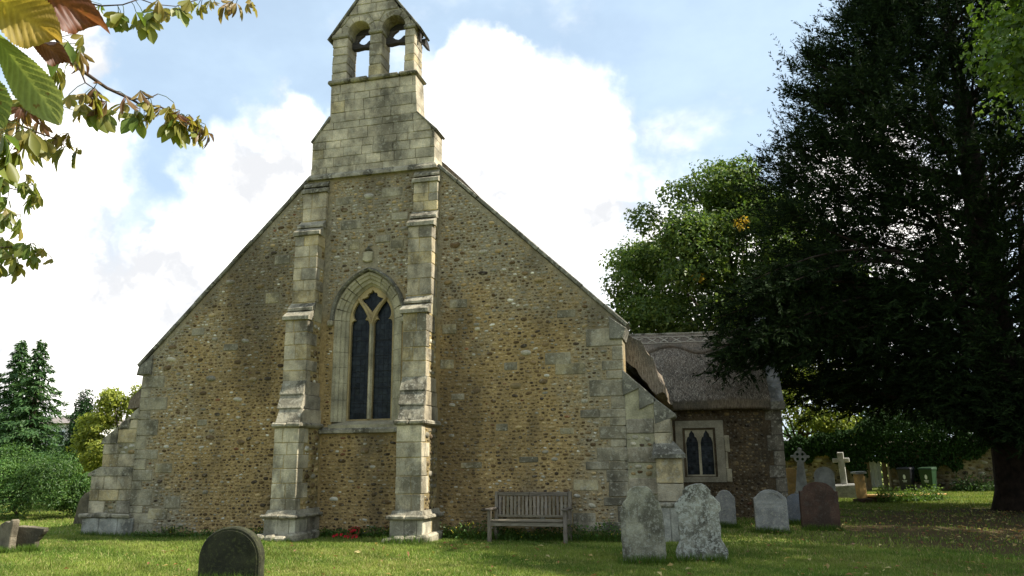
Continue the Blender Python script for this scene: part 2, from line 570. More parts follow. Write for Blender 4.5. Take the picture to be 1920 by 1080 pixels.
# mortar of the west wall: ochre below, greyer up the gable and towards the corners
mt, n = new_mat('wall_mortar')
pos = n.n('ShaderNodeNewGeometry').outputs['Position']
sp = n.n('ShaderNodeSeparateXYZ', {0: pos})
f1 = n.noise(pos, .8, 5, .6).outputs['Fac']
f2 = n.noise(pos, 11, 5, .7).outputs['Fac']
f3 = n.noise(pos, 60, 4, .6).outputs['Fac']
f4 = n.noise(n.n('ShaderNodeMapping', {'Vector': pos, 'Scale': (1, 1, .5)}).outputs[0], .55, 8, .62).outputs['Fac']
wz = n.ramp(sp.outputs[2], 3.0, 6.2, 0, .85)
wl = n.ramp(sp.outputs[0], -10.4, -12.4, 0, .85)
wr = n.ramp(sp.outputs[0], -3.6, -1.6, 0, .7)
g = n.math('ADD', n.math('MAXIMUM', wz, n.math('MAXIMUM', wl, wr)), n.math('MULTIPLY', n.math('SUBTRACT', f1, .5), 2.4))
c = n.mix(n.ramp(g, .1, .9), (.365, .255, .112), (.285, .243, .160))
k = n.math('MULTIPLY', n.ramp(f2, .25, .75, .62, 1.32), n.ramp(f3, .25, .75, .8, 1.2))
c = n.mix(1.0, c, n.n('ShaderNodeCombineColor', {0: k, 1: k, 2: k}).outputs[0], 'MULTIPLY')
c = n.mix(n.math('MULTIPLY', n.ramp(n.math('ADD', f4, n.math('MULTIPLY', f2, .18)), .56, .71), .6), c, (.075, .058, .036))
bp = n.n('ShaderNodeBump', {'Strength': 1.0, 'Distance': .035, 'Height': n.math('ADD', f2, n.math('MULTIPLY', f3, .5))})
p = n.n('ShaderNodeBsdfPrincipled', {'Base Color': c, 'Roughness': .95, 'Specular IOR Level': .1, 'Normal': bp.outputs[0]})
n.n('ShaderNodeOutputMaterial', {0: p.outputs[0]})
M['wall_mortar'] = mt


def tint(c, lo, hi):
    k = random.uniform(lo, hi)
    return tuple(q * k for q in c)


def ash(w=None):
    """a colour for one dressed block"""
    k = random.random()
    if w == 'bell':
        b = (.415, .355, .245) if k < .6 else (.345, .30, .21) if k < .9 else (.41, .335, .19)
    else:
        b = (.395, .33, .215) if k < .5 else (.335, .285, .195) if k < .8 else (.39, .31, .17) if k < .93 else (.23, .20, .145)
    s = random.uniform(.82, 1.15)
    return tuple(x * s for x in b)


# ------------------------------------------------------------------ rubble stones
K = 8
STONE_COLS = np.array([(.100, .064, .028), (.165, .110, .050), (.285, .198, .086), (.35, .255, .12), (.28, .25, .18), (.37, .325, .235), (.52, .48, .38), (.060, .042, .026), (.19, .085, .038)])
P_OCHRE = np.array([.28, .14, .24, .18, .03, .035, .03, .06, .012])
P_GREY = np.array([.10, .10, .16, .15, .25, .13, .07, .05, .005])
P_DARK = np.array([.26, .26, .20, .10, .05, .02, .01, .09, .01])


def pack(mask, x0, z0, res, spec, seed, course=0.11):
    """fill free cells of a boolean raster with ellipses; spec = list of (tries, amin, amax, ratio lo, hi, gap)"""
    rg = np.random.default_rng(seed)
    H, W = mask.shape
    free = np.argwhere(mask)
    out = []
    for tries, a0, a1, r0, r1, gap in spec:
        pick = free[rg.integers(0, len(free), tries)]
        A = rg.uniform(a0, a1, tries)
        B = A * rg.uniform(r0, r1, tries)
        ang = rg.normal(0, .12, tries)
        for (iz, ix), a, b, t in zip(pick, A, B, ang):
            if not mask[iz, ix]:
                continue
            z = z0 + (iz + .5) * res
            zc = round(z / course) * course
            z = zc + (z - zc) * .45
            x = x0 + (ix + .5) * res
            ea, eb = a + gap, b + gap
            j0, j1 = int((x - ea - x0) / res), int((x + ea - x0) / res) + 1
            i0, i1 = int((z - eb - z0) / res), int((z + eb - z0) / res) + 1
            if j0 < 0 or i0 < 0 or j1 >= W or i1 >= H:
                continue
            xs = x0 + (np.arange(j0, j1 + 1) + .5) * res - x
            zs = (z0 + (np.arange(i0, i1 + 1) + .5) * res - z)[:, None]
            el = (np.abs(xs / ea) ** 2.6 + np.abs(zs / eb) ** 2.6) <= 1.0
            sub = mask[i0:i1 + 1, j0:j1 + 1]
            if (el & ~sub).any():
                continue
            sub[el] = False
            out.append((x, z, a, b, t))
    return np.array(out)


def stone_arrays(S, cols, O, U, N, seed, proud=(.012, .032)):
    """S (n,5) x,z,a,b,angle -> V,F,C for bulging stones on the plane O + x*U + z*Z facing N"""
    rg = np.random.default_rng(seed)
    ns = len(S)
    th = np.linspace(0, 2 * np.pi, K, endpoint=False)[None, :] + rg.uniform(0, .7, (ns, 1))
    rr = rg.uniform(.86, 1.10, (ns, K))
    ex = np.sign(np.cos(th)) * np.abs(np.cos(th)) ** .8 * rr * S[:, 2:3]
    ez = np.sign(np.sin(th)) * np.abs(np.sin(th)) ** .8 * rr * S[:, 3:4]
    ca, sa = np.cos(S[:, 4:5]), np.sin(S[:, 4:5])
    rx, rz = ex * ca - ez * sa, ex * sa + ez * ca
    h = rg.uniform(*proud, (ns, 1)) * np.clip(S[:, 3:4] / .05, .6, 1.5)
    U, N, O = np.array(U), np.array(N), np.array(O)

    def P(dx, dz, hh):
        return O + (S[:, 0:1] + dx)[..., None] * U + hh[..., None] * N + np.stack([np.zeros_like(dx), np.zeros_like(dx), S[:, 1:2] + dz], -1)
    r0 = P(rx, rz, np.full((ns, K), -.012))
    r1 = P(rx * .84, rz * .84, h * rg.uniform(.55, .85, (ns, K)))
    ce = P(rg.normal(0, .1, (ns, 1)) * S[:, 2:3], rg.normal(0, .1, (ns, 1)) * S[:, 3:4], h)
    V = np.concatenate([r0, r1, ce], 1)                   # ns, 2K+1
    base = np.arange(K)
    nx = (base + 1) % K
    F = np.concatenate([np.stack([base, nx, K + nx], 1), np.stack([base, K + nx, K + base], 1), np.stack([K + base, K + nx, np.full(K, 2 * K)], 1)])
    # counter-clockwise seen from the -N .. make the outside face outwards
    if np.dot(np.cross(U, (0, 0, 1)), N) < 0:
        F = F[:, ::-1]
    return V, F, np.repeat(cols[:, None, :], 2 * K + 1, 1)


def stones_joined(name, S, cols, O, U, N, seed, mat, parent, proud=(.014, .034)):
    V, F, C = stone_arrays(S, cols, O, U, N, seed, proud)
    ns, nv = V.shape[:2]
    FF = (F[None] + (np.arange(ns) * nv)[:, None, None]).reshape(-1, 3)
    o = put(name, np_mesh(name, V.reshape(-1, 3), FF, C.reshape(-1, 3), True), mat, parent)
    o['kind'] = 'stuff'
    return o


def stones_single(name, S, cols, O, U, N, seed, mat, parent, proud=(.014, .038)):
    V, F, C = stone_arrays(S, cols, O, U, N, seed, proud)
    for i in range(len(S)):
        put(name, np_mesh(name, V[i], F, C[i], True), mat, parent)


def pick_cols(S, pg, seed):
    rg = np.random.default_rng(seed)
    out = np.empty((len(S), 3))
    for i in range(len(S)):
        if pg == 'dark':
            pr = P_DARK
        else:
            w = pg(S[i, 0], S[i, 1])
            pr = P_OCHRE * (1 - w) + P_GREY * w
        out[i] = STONE_COLS[rg.choice(9, p=pr / pr.sum())] * rg.uniform(.75, 1.25)
    return out


# ------------------------------------------------------------------ church
church = thing('church', 'small stone church with stepped west buttresses, gabled double bellcote and thatched roofs', 'church', (-7, 0, 0))
WX0, WX1, EZL, EZR = -12.70, -1.42, 3.94, 4.30          # west wall corners and eaves
TXL, TXR, TZ = -8.56, -5.42, 8.10                        # where the rakes meet the bellcote
CX = -7.0                                                # window axis
AR, AC, ASP = .848, .308, 4.68                           # arch radius, centre offset, springing


def arch_pts(o, k=14, a0=None):
    """pointed arch concentric at offset o, from left springing over apex to right"""
    R = AR + o
    t1 = math.acos(AC / R)
    L = [(CX + AC - R * math.cos(t), ASP + R * math.sin(t)) for t in np.linspace(0, t1, k)]
    Rr = [(2 * CX - x, z) for x, z in L[-2::-1]]
    return L + Rr


def opening(o, zb, k=14):
    a = arch_pts(o, k)
    return [(CX - .54 - o, zb)] + a + [(CX + .54 + o, zb)]


from mathutils.geometry import tessellate_polygon


def plate(mb, outer, holes, y0, y1, col, ch=0.0):
    """flat plate in XZ with holes; walls of outline and holes are built"""
    loops = [outer] + holes
    tri = tessellate_polygon([[Vector((x, z, 0)) for x, z in lp] for lp in loops])
    flatp = [p for lp in loops for p in lp]
    o = len(mb.v)
    vs = [(x, y0, z) for x, z in flatp] + [(x, y1, z) for x, z in flatp]
    nf = len(flatp)
    fs = []
    for t in tri:
        a, b, c = [flatp[i] for i in t]
        s = (b[0] - a[0]) * (c[1] - a[1]) - (b[1] - a[1]) * (c[0] - a[0])
        t = t if s > 0 else t[::-1]
        fs.append(tuple(t))
        fs.append(tuple(i + nf for i in t[::-1]))
    st = 0
    for li, lp in enumerate(loops):
        k = len(lp)
        cw = area(lp) < 0
        for i in range(k):
            a, b = st + i, st + (i + 1) % k
            q = (b, a, a + nf, b + nf)
            if (li == 0) == cw:
                q = q[::-1]
            fs.append(q)
        st += k
    mb.add(vs, fs, col)
    return mb


wall_outline = [(WX0, -.4), (WX1, -.4), (WX1, EZR - .02), (TXR, TZ), (TXL, TZ), (WX0, EZL - .02)]
mb = MB()
plate(mb, wall_outline, [opening(.25, 2.30)], 0.0, .55, (.33, .24, .1))
west_wall = mb.build('west_wall', M['wall_mortar'], church)
west_wall['label'] = 'ochre rubble gable wall of cobbles and mortar'

# side walls of the nave behind the gable
for nm, xa, xb in (('nave_wall', WX0 + .02, WX0 + .6), ('nave_wall', WX1 - .6, WX1 - .02)):
    MB().cbox(xa, xb, .552, 21, -.4, 3.5, .01).build(nm, M['wall_mortar'], church)

# --- raster of the wall for rubble
RES = .01
RX0, RZ0 = -12.75, -.1
RW, RH = int((12.75 - 1.35) / RES), int(8.3 / RES)
gx = RX0 + (np.arange(RW) + .5) * RES
gz = RZ0 + (np.arange(RH) + .5) * RES
GX, GZ = np.meshgrid(gx, gz)


def inside(poly, X, Z):
    r = np.zeros(X.shape, bool)
    n_ = len(poly)
    for i in range(n_):
        x1, z1 = poly[i]
        x2, z2 = poly[(i + 1) % n_]
        if z1 == z2:
            continue
        c_ = ((z1 > Z) != (z2 > Z)) & (X < (x2 - x1) * (Z - z1) / (z2 - z1) + x1)
        r ^= c_
    return r


wm = inside([(WX0 + .02, 0.0), (WX1 - .02, 0.0), (WX1 - .02, EZR - .12), (TXR - .02, TZ - .1), (TXL + .02, TZ - .1), (WX0 + .02, EZL - .12)], GX, GZ)
wm &= ~(inside(opening(.42, 2.20), GX, GZ) & (GZ > ASP - .15)) & ~inside(opening(.285, 2.20), GX, GZ)
wm &= ~((GX > CX - 1.1) & (GX < CX + 1.1) & (GZ > 2.16) & (GZ < 2.36))
wm &= ~((GX > -8.72) & (GX < -8.0)) & ~((GX > -5.97) & (GX < -5.32))
wm &= ~((np.abs(GX + 7.03) < .22) & (np.abs(GZ - 6.13) < .2))


def grey_w(x, z):
    w = max(min((z - 3.6) / 2.4, 1) * (.95 if -8 < x < -5.9 else .7), min((-10.6 - x) / 1.5, 1) * .9, min((x + 3.4) / 1.6, 1) * .75)
    return min(max(w + .25 * float(vnoise(np.array(x * 1.1), np.array(z * 1.3), 3.0)), 0), 1)


# dressed quoins at both corners, then odd dressed blocks let into the rubble
def wall_block(name, x0, x1, z0, z1, col=None, y=-.016):
    y += random.uniform(-.006, .008)
    MB().cbox(x0 + .004, x1 - .004, y, .10, z0 + .004, z1 - .004, .012, .006, col or ash()).build(name, M['ashlar'], west_wall)
    wm[(GX > x0 - .012) & (GX < x1 + .012) & (GZ > z0 - .012) & (GZ < z1 + .012)] = False


zs = courses(.0, EZR - .1, .16, .40)
for i, (a, b) in enumerate(zip(zs, zs[1:])):
    w = random.uniform(.42, .74) if i % 2 else random.uniform(.2, .4)
    wall_block('quoin', WX1 - w, WX1 + .004, a, b, tint((.27, .235, .16), .7, 1.05))
    if i % 5 == 1 and b < 3.2:
        wall_block('quoin', WX1 - w - random.uniform(.3, .5), WX1 - w, a, b, tint((.26, .225, .155), .7, 1.05))
zs = courses(.0, EZL - .1, .16, .38)
for i, (a, b) in enumerate(zip(zs, zs[1:])):
    w = random.uniform(.5, .75) if i % 2 else random.uniform(.25, .4)
    wall_block('quoin', WX0 - .004, WX0 + w, a, b, tint((.30, .262, .175), .75, 1.05))
    if b < 2.4 and random.random() < .25:
        wall_block('quoin', WX0 + w, WX0 + w + random.uniform(.25, .5), a, b, tint((.27, .24, .16), .7, 1.05))
# measured blocks: x, z, width, height
for x, z, w, h in [(-2.75, 3.62, .55, .26), (-2.5, 3.40, .62, .24), (-3.75, 3.5, .30, .18), (-3.95, 2.25, .26, .16), (-1.9, 3.35, .42, .3), (-2.25, 1.1, .5, .22),
                   (-2.3, .45, .45, .26), (-2.2, 2.5, .35, .16), (-4.9, 4.9, .4, .2), (-4.55, 5.6, .36, .2), (-5.1, 4.35, .32, .22), (-4.75, 4.95, .22, .16), (-2.6, 2.15, .3, .14),
                   (-11.3, 4.6, .34, .18), (-11.0, 2.5, .26, .14), (-10.4, 4.2, .38, .16), (-9.2, 6.2, .4, .22), (-9.4, 5.3, .35, .25), (-11.9, 1.5, .45, .22), (-11.6, .75, .4, .26),
                   (-11.95, .5, .5, .24), (-7.5, 6.9, .5, .22), (-6.5, 7.6, .5, .22), (-7.7, 7.5, .42, .2), (-6.7, 6.5, .36, .16), (-6.3, 7.0, .4, .18), (-7.4, 6.4, .3, .2),
                   (-6.35, 6.35, .32, .2), (-5.15, 3.6, .3, .2), (-3.1, 4.5, .35, .15), (-2.55, 4.55, .4, .18), (-2.0, 4.1, .42, .2), (-3.4, 1.6, .4, .12), (-4.6, 1.5, .45, .12), (-4.9, 2.9, .3, .14)]:
    if wm[int((z - RZ0) / RES), int((x - RX0) / RES)] and random.random() < .7:
        wall_block('dressed_block', x - w / 2, x + w / 2, z - h / 2, z + h / 2, tint(random.choice([(.28, .245, .165), (.31, .26, .15), (.26, .225, .145)]), .8, 1.05))

S = pack(wm, RX0, RZ0, RES, [(60, .10, .14, .4, .6, .008), (900, .060, .085, .38, .6, .008), (12000, .036, .052, .40, .68, .007), (52000, .023, .034, .42, .78, .006), (70000, .013, .020, .5, .9, .005)], 11, .07)
C = pick_cols(S, grey_w, 12)
order = np.argsort(-(S[:, 2] * S[:, 3]))
big, rest = order[:300], order[300:]
stones_single('rubble_stone', S[big], C[big], (0, 0, 0), (1, 0, 0), (0, -1, 0), 13, M['rubble'], west_wall)
stones_joined('rubble_infill', S[rest], C[rest], (0, 0, 0), (1, 0, 0), (0, -1, 0), 14, M['rubble'], west_wall)

# --- shield stone above the window
MB().prism([(-7.17, 6.02), (-7.05, 5.97), (-6.93, 6.0), (-6.90, 6.2), (-7.03, 6.24), (-7.15, 6.2)], -.06, .05, .02, (.45, .42, .32)).build('shield_stone', M['window_stone'], west_wall)
MB().prism([(-7.12, 6.25), (-6.94, 6.25), (-7.03, 6.34)], -.07, .05, .015, (.3, .3, .24)).build('shield_stone', M['coping'], west_wall)

# ------------------------------------------------------------------ west window
window = MB().hexa([(CX - .84, .36, 2.30), (CX + .84, .36, 2.30), (CX + .84, -.05, 2.30), (CX - .84, -.05, 2.30)][::-1] +
                   [(CX - .84, .36, 2.52), (CX + .84, .36, 2.52), (CX + .84, -.05, 2.37), (CX - .84, -.05, 2.37)][::-1], (.3, .28, .2)).build('window', M['window_stone'], church)
window['label'] = 'tall pointed two-light traceried window with dark glass'
PROF = [(.27, .0), (.265, -.010), (.215, -.010), (.195, .02), (.14, .045), (.125, .085), (.06, .105), (.04, .15), (.0, .19), (.0, .34), (.27, .34)]
full = opening(0, 2.44, 15)
jl = courses(2.44, ASP, .28, .46)
segs = [[(CX - .54, a), (CX - .54, b)] for a, b in zip(jl, jl[1:])]
ap = arch_pts(0, 16)
for i in range(0, 15, 3):
    segs.append(ap[i:i + 4])
for i in range(15, 30, 3):
    segs.append(ap[i:i + 4])
segs += [[(CX + .54, b), (CX + .54, a)] for a, b in reversed(list(zip(jl, jl[1:])))]
for sg in segs:
    a, b = Vector(sg[0]), Vector(sg[-1])
    g0 = (Vector(sg[1]) - a).normalized() * .003
    g1 = (Vector(sg[-2]) - b).normalized() * .003
    sg = [tuple(a + g0)] + list(sg[1:-1]) + [tuple(b + g1)]
    apex = [i for i, q in enumerate(sg) if abs(q[0] - CX) < .006 and q[1] > 5]
    o = MB().sweep(sg, PROF[::-1], random.uniform(-.004, .004), up_at=apex).build('surround_stone', M['window_stone'], window)
hd = arch_pts(.272, 16)
MB().sweep(hd, [(.0, .02), (.02, -.07), (.06, -.10), (.09, -.06), (.10, .02)], 0).build('hood_mould', M['coping'], window)
for s in (-1, 1):
    xx = CX + s * (.54 + .35)
    MB().cbox(xx - .07, xx + .07, -.12, .02, ASP - .14, ASP + .01, .03, .012).build('label_stop', M['window_stone'], window)


def bez(p0, p1, p2, p3, k=6):
    out = []
    for t in np.linspace(0, 1, k, endpoint=False):
        s = 1 - t
        out.append((s ** 3 * p0[0] + 3 * s * s * t * p1[0] + 3 * s * t * t * p2[0] + t ** 3 * p3[0], s ** 3 * p0[1] + 3 * s * s * t * p1[1] + 3 * s * t * t * p2[1] + t ** 3 * p3[1]))
    return out


def chain(*segs_):
    out = []
    for sgm in segs_:
        out += bez(*sgm)
    return out


def glaze(outline, y, parent, cw=.105, ch_=.135):
    """leaded light: a dark lead sheet with slightly tilted quarries proud of it"""
    MB().prism(outline if area(outline) > 0 else outline[::-1], y + .012, y + .02, 0).build('lead', M['iron'], parent)
    xs_, zs_ = [q[0] for q in outline], [q[1] for q in outline]
    x0, x1, z0, z1 = min(xs_), max(xs_), min(zs_), max(zs_)
    nx, nz = max(1, round((x1 - x0) / cw)), max(1, round((z1 - z0) / ch_))
    mbq = MB()
    for i in range(nx):
        for j in range(nz):
            a0, a1 = x0 + (x1 - x0) * i / nx + .004, x0 + (x1 - x0) * (i + 1) / nx - .004
            b0, b1 = z0 + (z1 - z0) * j / nz + .004, z0 + (z1 - z0) * (j + 1) / nz - .004
            tx, tz = random.gauss(0, .0022), random.gauss(0, .0022)
            mbq.add([(a0, y - tx - tz, b0), (a1, y + tx - tz, b0), (a1, y + tx + tz, b1), (a0, y - tx + tz, b1)], [(0, 1, 2, 3)])
    return mbq.build('pane', M['glass'], parent)


# one light (left), relative to the axis; cusped head
lightL = [(-.50, 2.50), (-.055, 2.50)] + chain(((-.055, 4.55), (-.06, 4.66), (-.10, 4.72), (-.165, 4.70)), ((-.165, 4.70), (-.10, 4.76), (-.10, 4.88), (-.17, 4.95)),
                                               ((-.17, 4.95), (-.21, 5.02), (-.27, 5.06), (-.325, 5.14)), ((-.325, 5.14), (-.42, 5.02), (-.46, 4.92), (-.46, 4.84)),
                                               ((-.46, 4.84), (-.46, 4.78), (-.44, 4.74), (-.40, 4.70)), ((-.40, 4.70), (-.45, 4.71), (-.50, 4.68), (-.50, 4.56)))
lightR = [(-x, z) for x, z in lightL][::-1]
star = chain(((0, 4.86), (.05, 4.93), (.12, 5.02), (.18, 5.09)), ((.18, 5.09), (.22, 5.11), (.25, 5.14), (.26, 5.18)), ((.26, 5.18), (.20, 5.20), (.15, 5.21), (.12, 5.24)), ((.12, 5.24), (.13, 5.30), (.09, 5.33), (.05, 5.32)), ((.05, 5.32), (.03, 5.35), (.01, 5.37), (0, 5.40)))
starL = [(-x, z) for x, z in star[::-1]]
starp = star + [(0, 5.40)] + starL[:-1]
hol = [[(CX + x, z) for x, z in h] for h in (lightL, lightR, starp)]
mb = MB()
plate(mb, opening(.005, 2.43, 15), hol, .21, .31, (.33, .25, .12))
mb.build('tracery', M['tracery'], window)
# chamfered nosing on mullion and arms
mb = MB()
mb.sweep([(CX, 2.5), (CX, 4.60)], [(-.05, .0), (-.018, -.05), (.018, -.05), (.05, .0)][::-1], .208)
mb.build('mullion', M['window_stone'], window)
for s in (-1, 1):
    pts = [(CX + s * x, z) for x, z in bez((0, 4.52), (.02, 4.75), (.16, 4.98), (.335, 5.19), 10)] + [(CX + s * .335, 5.19)]
    MB().sweep(pts, [(-.045, .0), (-.016, -.045), (.016, -.045), (.045, .0)][::-1], .208).build('tracery_bar', M['tracery'], window)
for h in hol:
    glaze(h, .285, window)
for s in (-1, 1):
    for z in (2.85, 3.2, 3.55, 3.9, 4.25):
        MB().tube([(CX + s * .05, .275, z), (CX + s * .5, .275, z)], .006, 5).build('saddle_bar', M['iron'], window)
# string course under the sill between the buttresses
MB().hexa([(-8.06, -.10, 2.20), (-5.92, -.10, 2.20), (-5.92, .04, 2.18), (-8.06, .04, 2.18)] + [(-8.06, -.10, 2.27), (-5.92, -.10, 2.27), (-5.92, .04, 2.36), (-8.06, .04, 2.36)]).build('string_course', M['weathering'], church)

# ------------------------------------------------------------------ west buttresses


def lumps(mb, x0, x1, y0, y1, z0, z1, n, col):
    for i in range(n):
        a = x0 + (x1 - x0) * i / n
        b = x0 + (x1 - x0) * (i + 1) / n
        mb.cbox(a - .01, b + .01, y0 + random.uniform(-.06, .05), y1, z0, z1 + random.uniform(-.05, .03), .045, .02, col)


def buttress(lo, up, lab, seed):
    random.seed(seed)
    st = [(lo[0], lo[1], -.95, .64, 2.30), (up[0] + .03, up[1], -.62, 3.28, 4.62), (up[0], up[1], -.36, 5.06, 6.62), (up[0] + .01, up[1] + .03, -.12, 7.04, 7.72)]
    mb = MB()
    for x0, x1, yf, z0, z1 in st:
        mb.cbox(x0 + .012, x1 - .012, yf + .012, .02, z0 - .02, z1 + .10, .004, 0, (.33, .25, .11))
    mb.cbox(lo[0] - .05, lo[1] + .05, -1.01, .02, -.4, .52, .004, 0, (.33, .28, .16))
    mb.cbox(up[0] + .04, up[1] - .035, -.60, .02, 2.3, 3.4, .004)
    core = mb.build('buttress', M['mortar'], church)
    core['label'] = lab
    allS = []
    for si, (x0, x1, yf, z0, z1) in enumerate(st):
        zs_ = courses(z0, z1, .24, .36)
        fz = []
        for i, (a, b) in enumerate(zip(zs_, zs_[1:])):
            k = random.uniform(.34, .66)
            ac = (lambda: tint((.445, .385, .26), .85, 1.08)) if si == 0 else ash
            xs = x0 + (x1 - x0) * k
            dl = random.uniform(.2, .4)
            dr = random.uniform(.40, .55) if i % 2 else random.uniform(.16, .28)
            dr = min(dr, -yf - .01)
            if random.random() < .2:
                MB().cbox(x0, x1, yf + random.uniform(-.006, .006), yf + dr, a + .004, b - .004, .012, .005, ac()).build('buttress_block', M['ashlar'], core)
            else:
                MB().cbox(x0, xs - .004, yf + random.uniform(-.006, .006), yf + min(dl, -yf), a + .004, b - .004, .012, .005, ac()).build('buttress_block', M['ashlar'], core)
                MB().cbox(xs + .004, x1, yf + random.uniform(-.006, .006), yf + dr, a + .004, b - .004, .012, .005, ac()).build('buttress_block', M['ashlar'], core)
            fz.append((a, b, yf + dr))
        # rubble on the south return behind the quoins
        if -yf > .3:
            w_, h_ = int((-yf) / RES), int((z1 - z0) / RES)
            mk = np.ones((h_, w_), bool)
            for a, b, yb in fz:
                mk[max(int((a - z0) / RES) - 1, 0):int((b - z0) / RES) + 1, :int((yb - yf) / RES) + 1] = False
            if mk.any():
                Q = pack(mk, yf, z0, RES, [(60, .07, .11, .5, .7, .01), (900, .04, .06, .5, .85, .009), (1500, .024, .036, .55, .95, .008)], seed + si)
                if len(Q):
                    stones_joined('side_rubble', Q, pick_cols(Q, lambda x, z: .35, seed + 9), (x1 - .012, 0, 0), (0, 1, 0), (1, 0, 0), seed + si, M['rubble'], core)
    # plinth
    px0, px1 = lo[0] - .07, lo[1] + .07
    zs_ = [-.25, .14, .5]
    cuts = [px0, px0 + .3, px0 + .56, px1]
    for a, b in zip(cuts, cuts[1:]):
        MB().cbox(a + .003, b - .003, -1.03, -.55, -.25, .5, .012, .006, tint((.40, .37, .27), .85, 1.1)).build('buttress_block', M['ashlar'], core)
    MB().cbox(px1 - .3, px1 - .002, -.545, -.02, -.25, .5, .012, .006, ash()).build('buttress_block', M['ashlar'], core)
    # moulded cap of the plinth: overhanging and sloping back
    e = .09
    mb = MB()
    for a, b in ((lo[0] - e - .05, (lo[0] + lo[1]) / 2 - .002), ((lo[0] + lo[1]) / 2 + .002, lo[1] + e + .05)):
        s0, s1 = (e if a < lo[0] else 0), (e if b > lo[1] else 0)
        MB().hexa([(a + s0 * .5, -1.06, .49), (b - s1 * .5, -1.06, .49), (b - s1 * .5, .0, .49), (a + s0 * .5, .0, .49),
                   (a + s0 * 1.1, -.97, .66), (b - s1 * 1.1, -.97, .66), (b - s1 * 1.1, .0, .66), (a + s0 * 1.1, .0, .66)]).build('plinth_cap', M['weathering'], core)
        MB().cbox(a, b, -1.10, .01, .50, .575, .025, .008).build('plinth_cap', M['weathering'], core)
    # string cap of the lower stage
    for a, b in ((lo[0] - .06, (lo[0] + lo[1]) / 2), ((lo[0] + lo[1]) / 2 + .003, lo[1] + .07)):
        MB().cbox(a, b, -1.02, .012, 2.30, 2.40, .03, .006).build('string_cap', M['weathering'], core)
    # weatherings: stepped sloping slabs
    def slab(x0, x1, ya, za, yb, zb, t=.055, lip=.03, nm='weathering_slab'):
        x0 += random.uniform(-.012, .012); x1 += random.uniform(-.012, .012)
        j = lambda: random.uniform(-.008, .008)
        MB().hexa([(x0, ya - lip, za + j()), (x1, ya - lip, za + j()), (x1, yb, za), (x0, yb, za), (x0, ya - lip, za + t + j()), (x1, ya - lip, za + t + j()), (x1, yb, zb + j()), (x0, yb, zb + j())]).build(nm, M['weathering'], core)
    for i in range(3):
        f0, f1 = i / 3, (i + 1) / 3
        xm0 = lo[0] + (up[0] - lo[0]) * f0
        xm1 = lo[1] + (up[1] - lo[1]) * f0
        slab(xm0 + .01, xm1 + .0, -.94 + .30 * f0, 2.395 + .90 * f0, -.94 + .30 * f1 + .02, 2.395 + .90 * f1 - .003, .022, .006)
        MB().cbox(xm0 + .04, xm1 - .015, -.94 + .30 * f1 + .04, .01, 2.40 + .90 * f0, 2.39 + .90 * f1, .01, .004, ash()).build('weathering_backing', M['rubble'], core)
    slab(up[0] - .03, up[1] + .04, -.62, 4.63, -.45, 4.86, .08, .05)
    slab(up[0] - .01, up[1] + .03, -.47, 4.865, -.34, 5.06, .05, .03)
    slab(up[0] - .03, up[1] + .05, -.36, 6.62, -.22, 6.83, .08, .05)
    slab(up[0] - .01, up[1] + .04, -.24, 6.835, -.10, 7.04, .05, .03)
    slab(up[0] - .02, up[1] + .06, -.12, 7.72, -.02, 7.88, .08, .05)
    slab(up[0] + .0, up[1] + .04, -.06, 7.885, .02, 8.06, .05, .03)
    for zb_, zt_, yb_ in ((4.62, 5.07, -.34), (6.62, 7.05, -.10), (7.72, 8.05, -.01)):
        MB().cbox(up[0] + .02, up[1] - .004, yb_ + .005, .015, zb_ + .01, zt_, .01, .003, (.3, .26, .16)).build('weathering_backing', M['rubble'], core)
    # rough footing
    mb = MB()
    lumps(mb, px0 - .10, px1 + .12, -1.20, -.2, -.2, .21, 4, (.27, .25, .18))
    mb.build('footing', M['weathering'], core)
    return core


buttress((-8.58, -8.02), (-8.69, -8.12), 'left west buttress with a thin sunlit edge', 21)
buttress((-5.87, -5.33), (-5.95, -5.39), 'right west buttress with its sunlit south face', 33)
random.seed(5)

# ------------------------------------------------------------------ corner buttresses in the plane of the west wall
mb = MB()
mb.prism([(-13.80, -.4), (WX0 + .05, -.4), (WX0 + .05, 2.78), (-13.55, 2.02), (-13.55, 1.5), (-13.80, 1.34)], .0, .62, .004, (.3, .27, .17))
cb = mb.build('corner_buttress', M['mortar'], church)
cb['label'] = 'stepped corner buttress of worn blocks at the left'
zs = [.50, .78, 1.03, 1.34]
LX0 = -14.0
lm = np.zeros((int(2.9 / RES), int(1.35 / RES)), bool)
for i, (a, b) in enumerate(zip(zs, zs[1:])):
    x = -13.83
    while x < -12.75:
        w = random.uniform(.26, .55)
        e = min(x + w, -12.70)
        if x > -13.5 and random.random() < .45:
            lm[int(a / RES):int(b / RES), int((x - LX0) / RES):int((e - LX0) / RES)] = True
            x = e
            continue
        MB().cbox(x + .004, e - .004, -.02 + random.uniform(-.006, .006), .62, a + .004, b - .004, .014, .007, ash()).build('buttress_block', M['ashlar'], cb)
        x = e
zs = [1.53, 1.82, 2.06]
for i, (a, b) in enumerate(zip(zs, zs[1:])):
    x = -13.58
    while x < -12.8:
        e = min(x + random.uniform(.28, .55), -12.70)
        if x > -13.3 and random.random() < .5:
            lm[int(a / RES):int(b / RES), int((x - LX0) / RES):int((e - LX0) / RES)] = True
            x = e
            continue
        MB().cbox(x + .004, e - .004, -.02 + random.uniform(-.006, .006), .62, a + .004, b - .004, .014, .007, ash()).build('buttress_block', M['ashlar'], cb)
        x = e
Q = pack(lm, LX0, 0, RES, [(300, .06, .10, .4, .7, .008), (900, .035, .05, .5, .8, .007), (1500, .018, .03, .55, .9, .006)], 45)
stones_joined('side_rubble', Q, pick_cols(Q, lambda x, z: .85, 46), (0, 0, 0), (1, 0, 0), (0, -1, 0), 47, M['rubble'], cb)
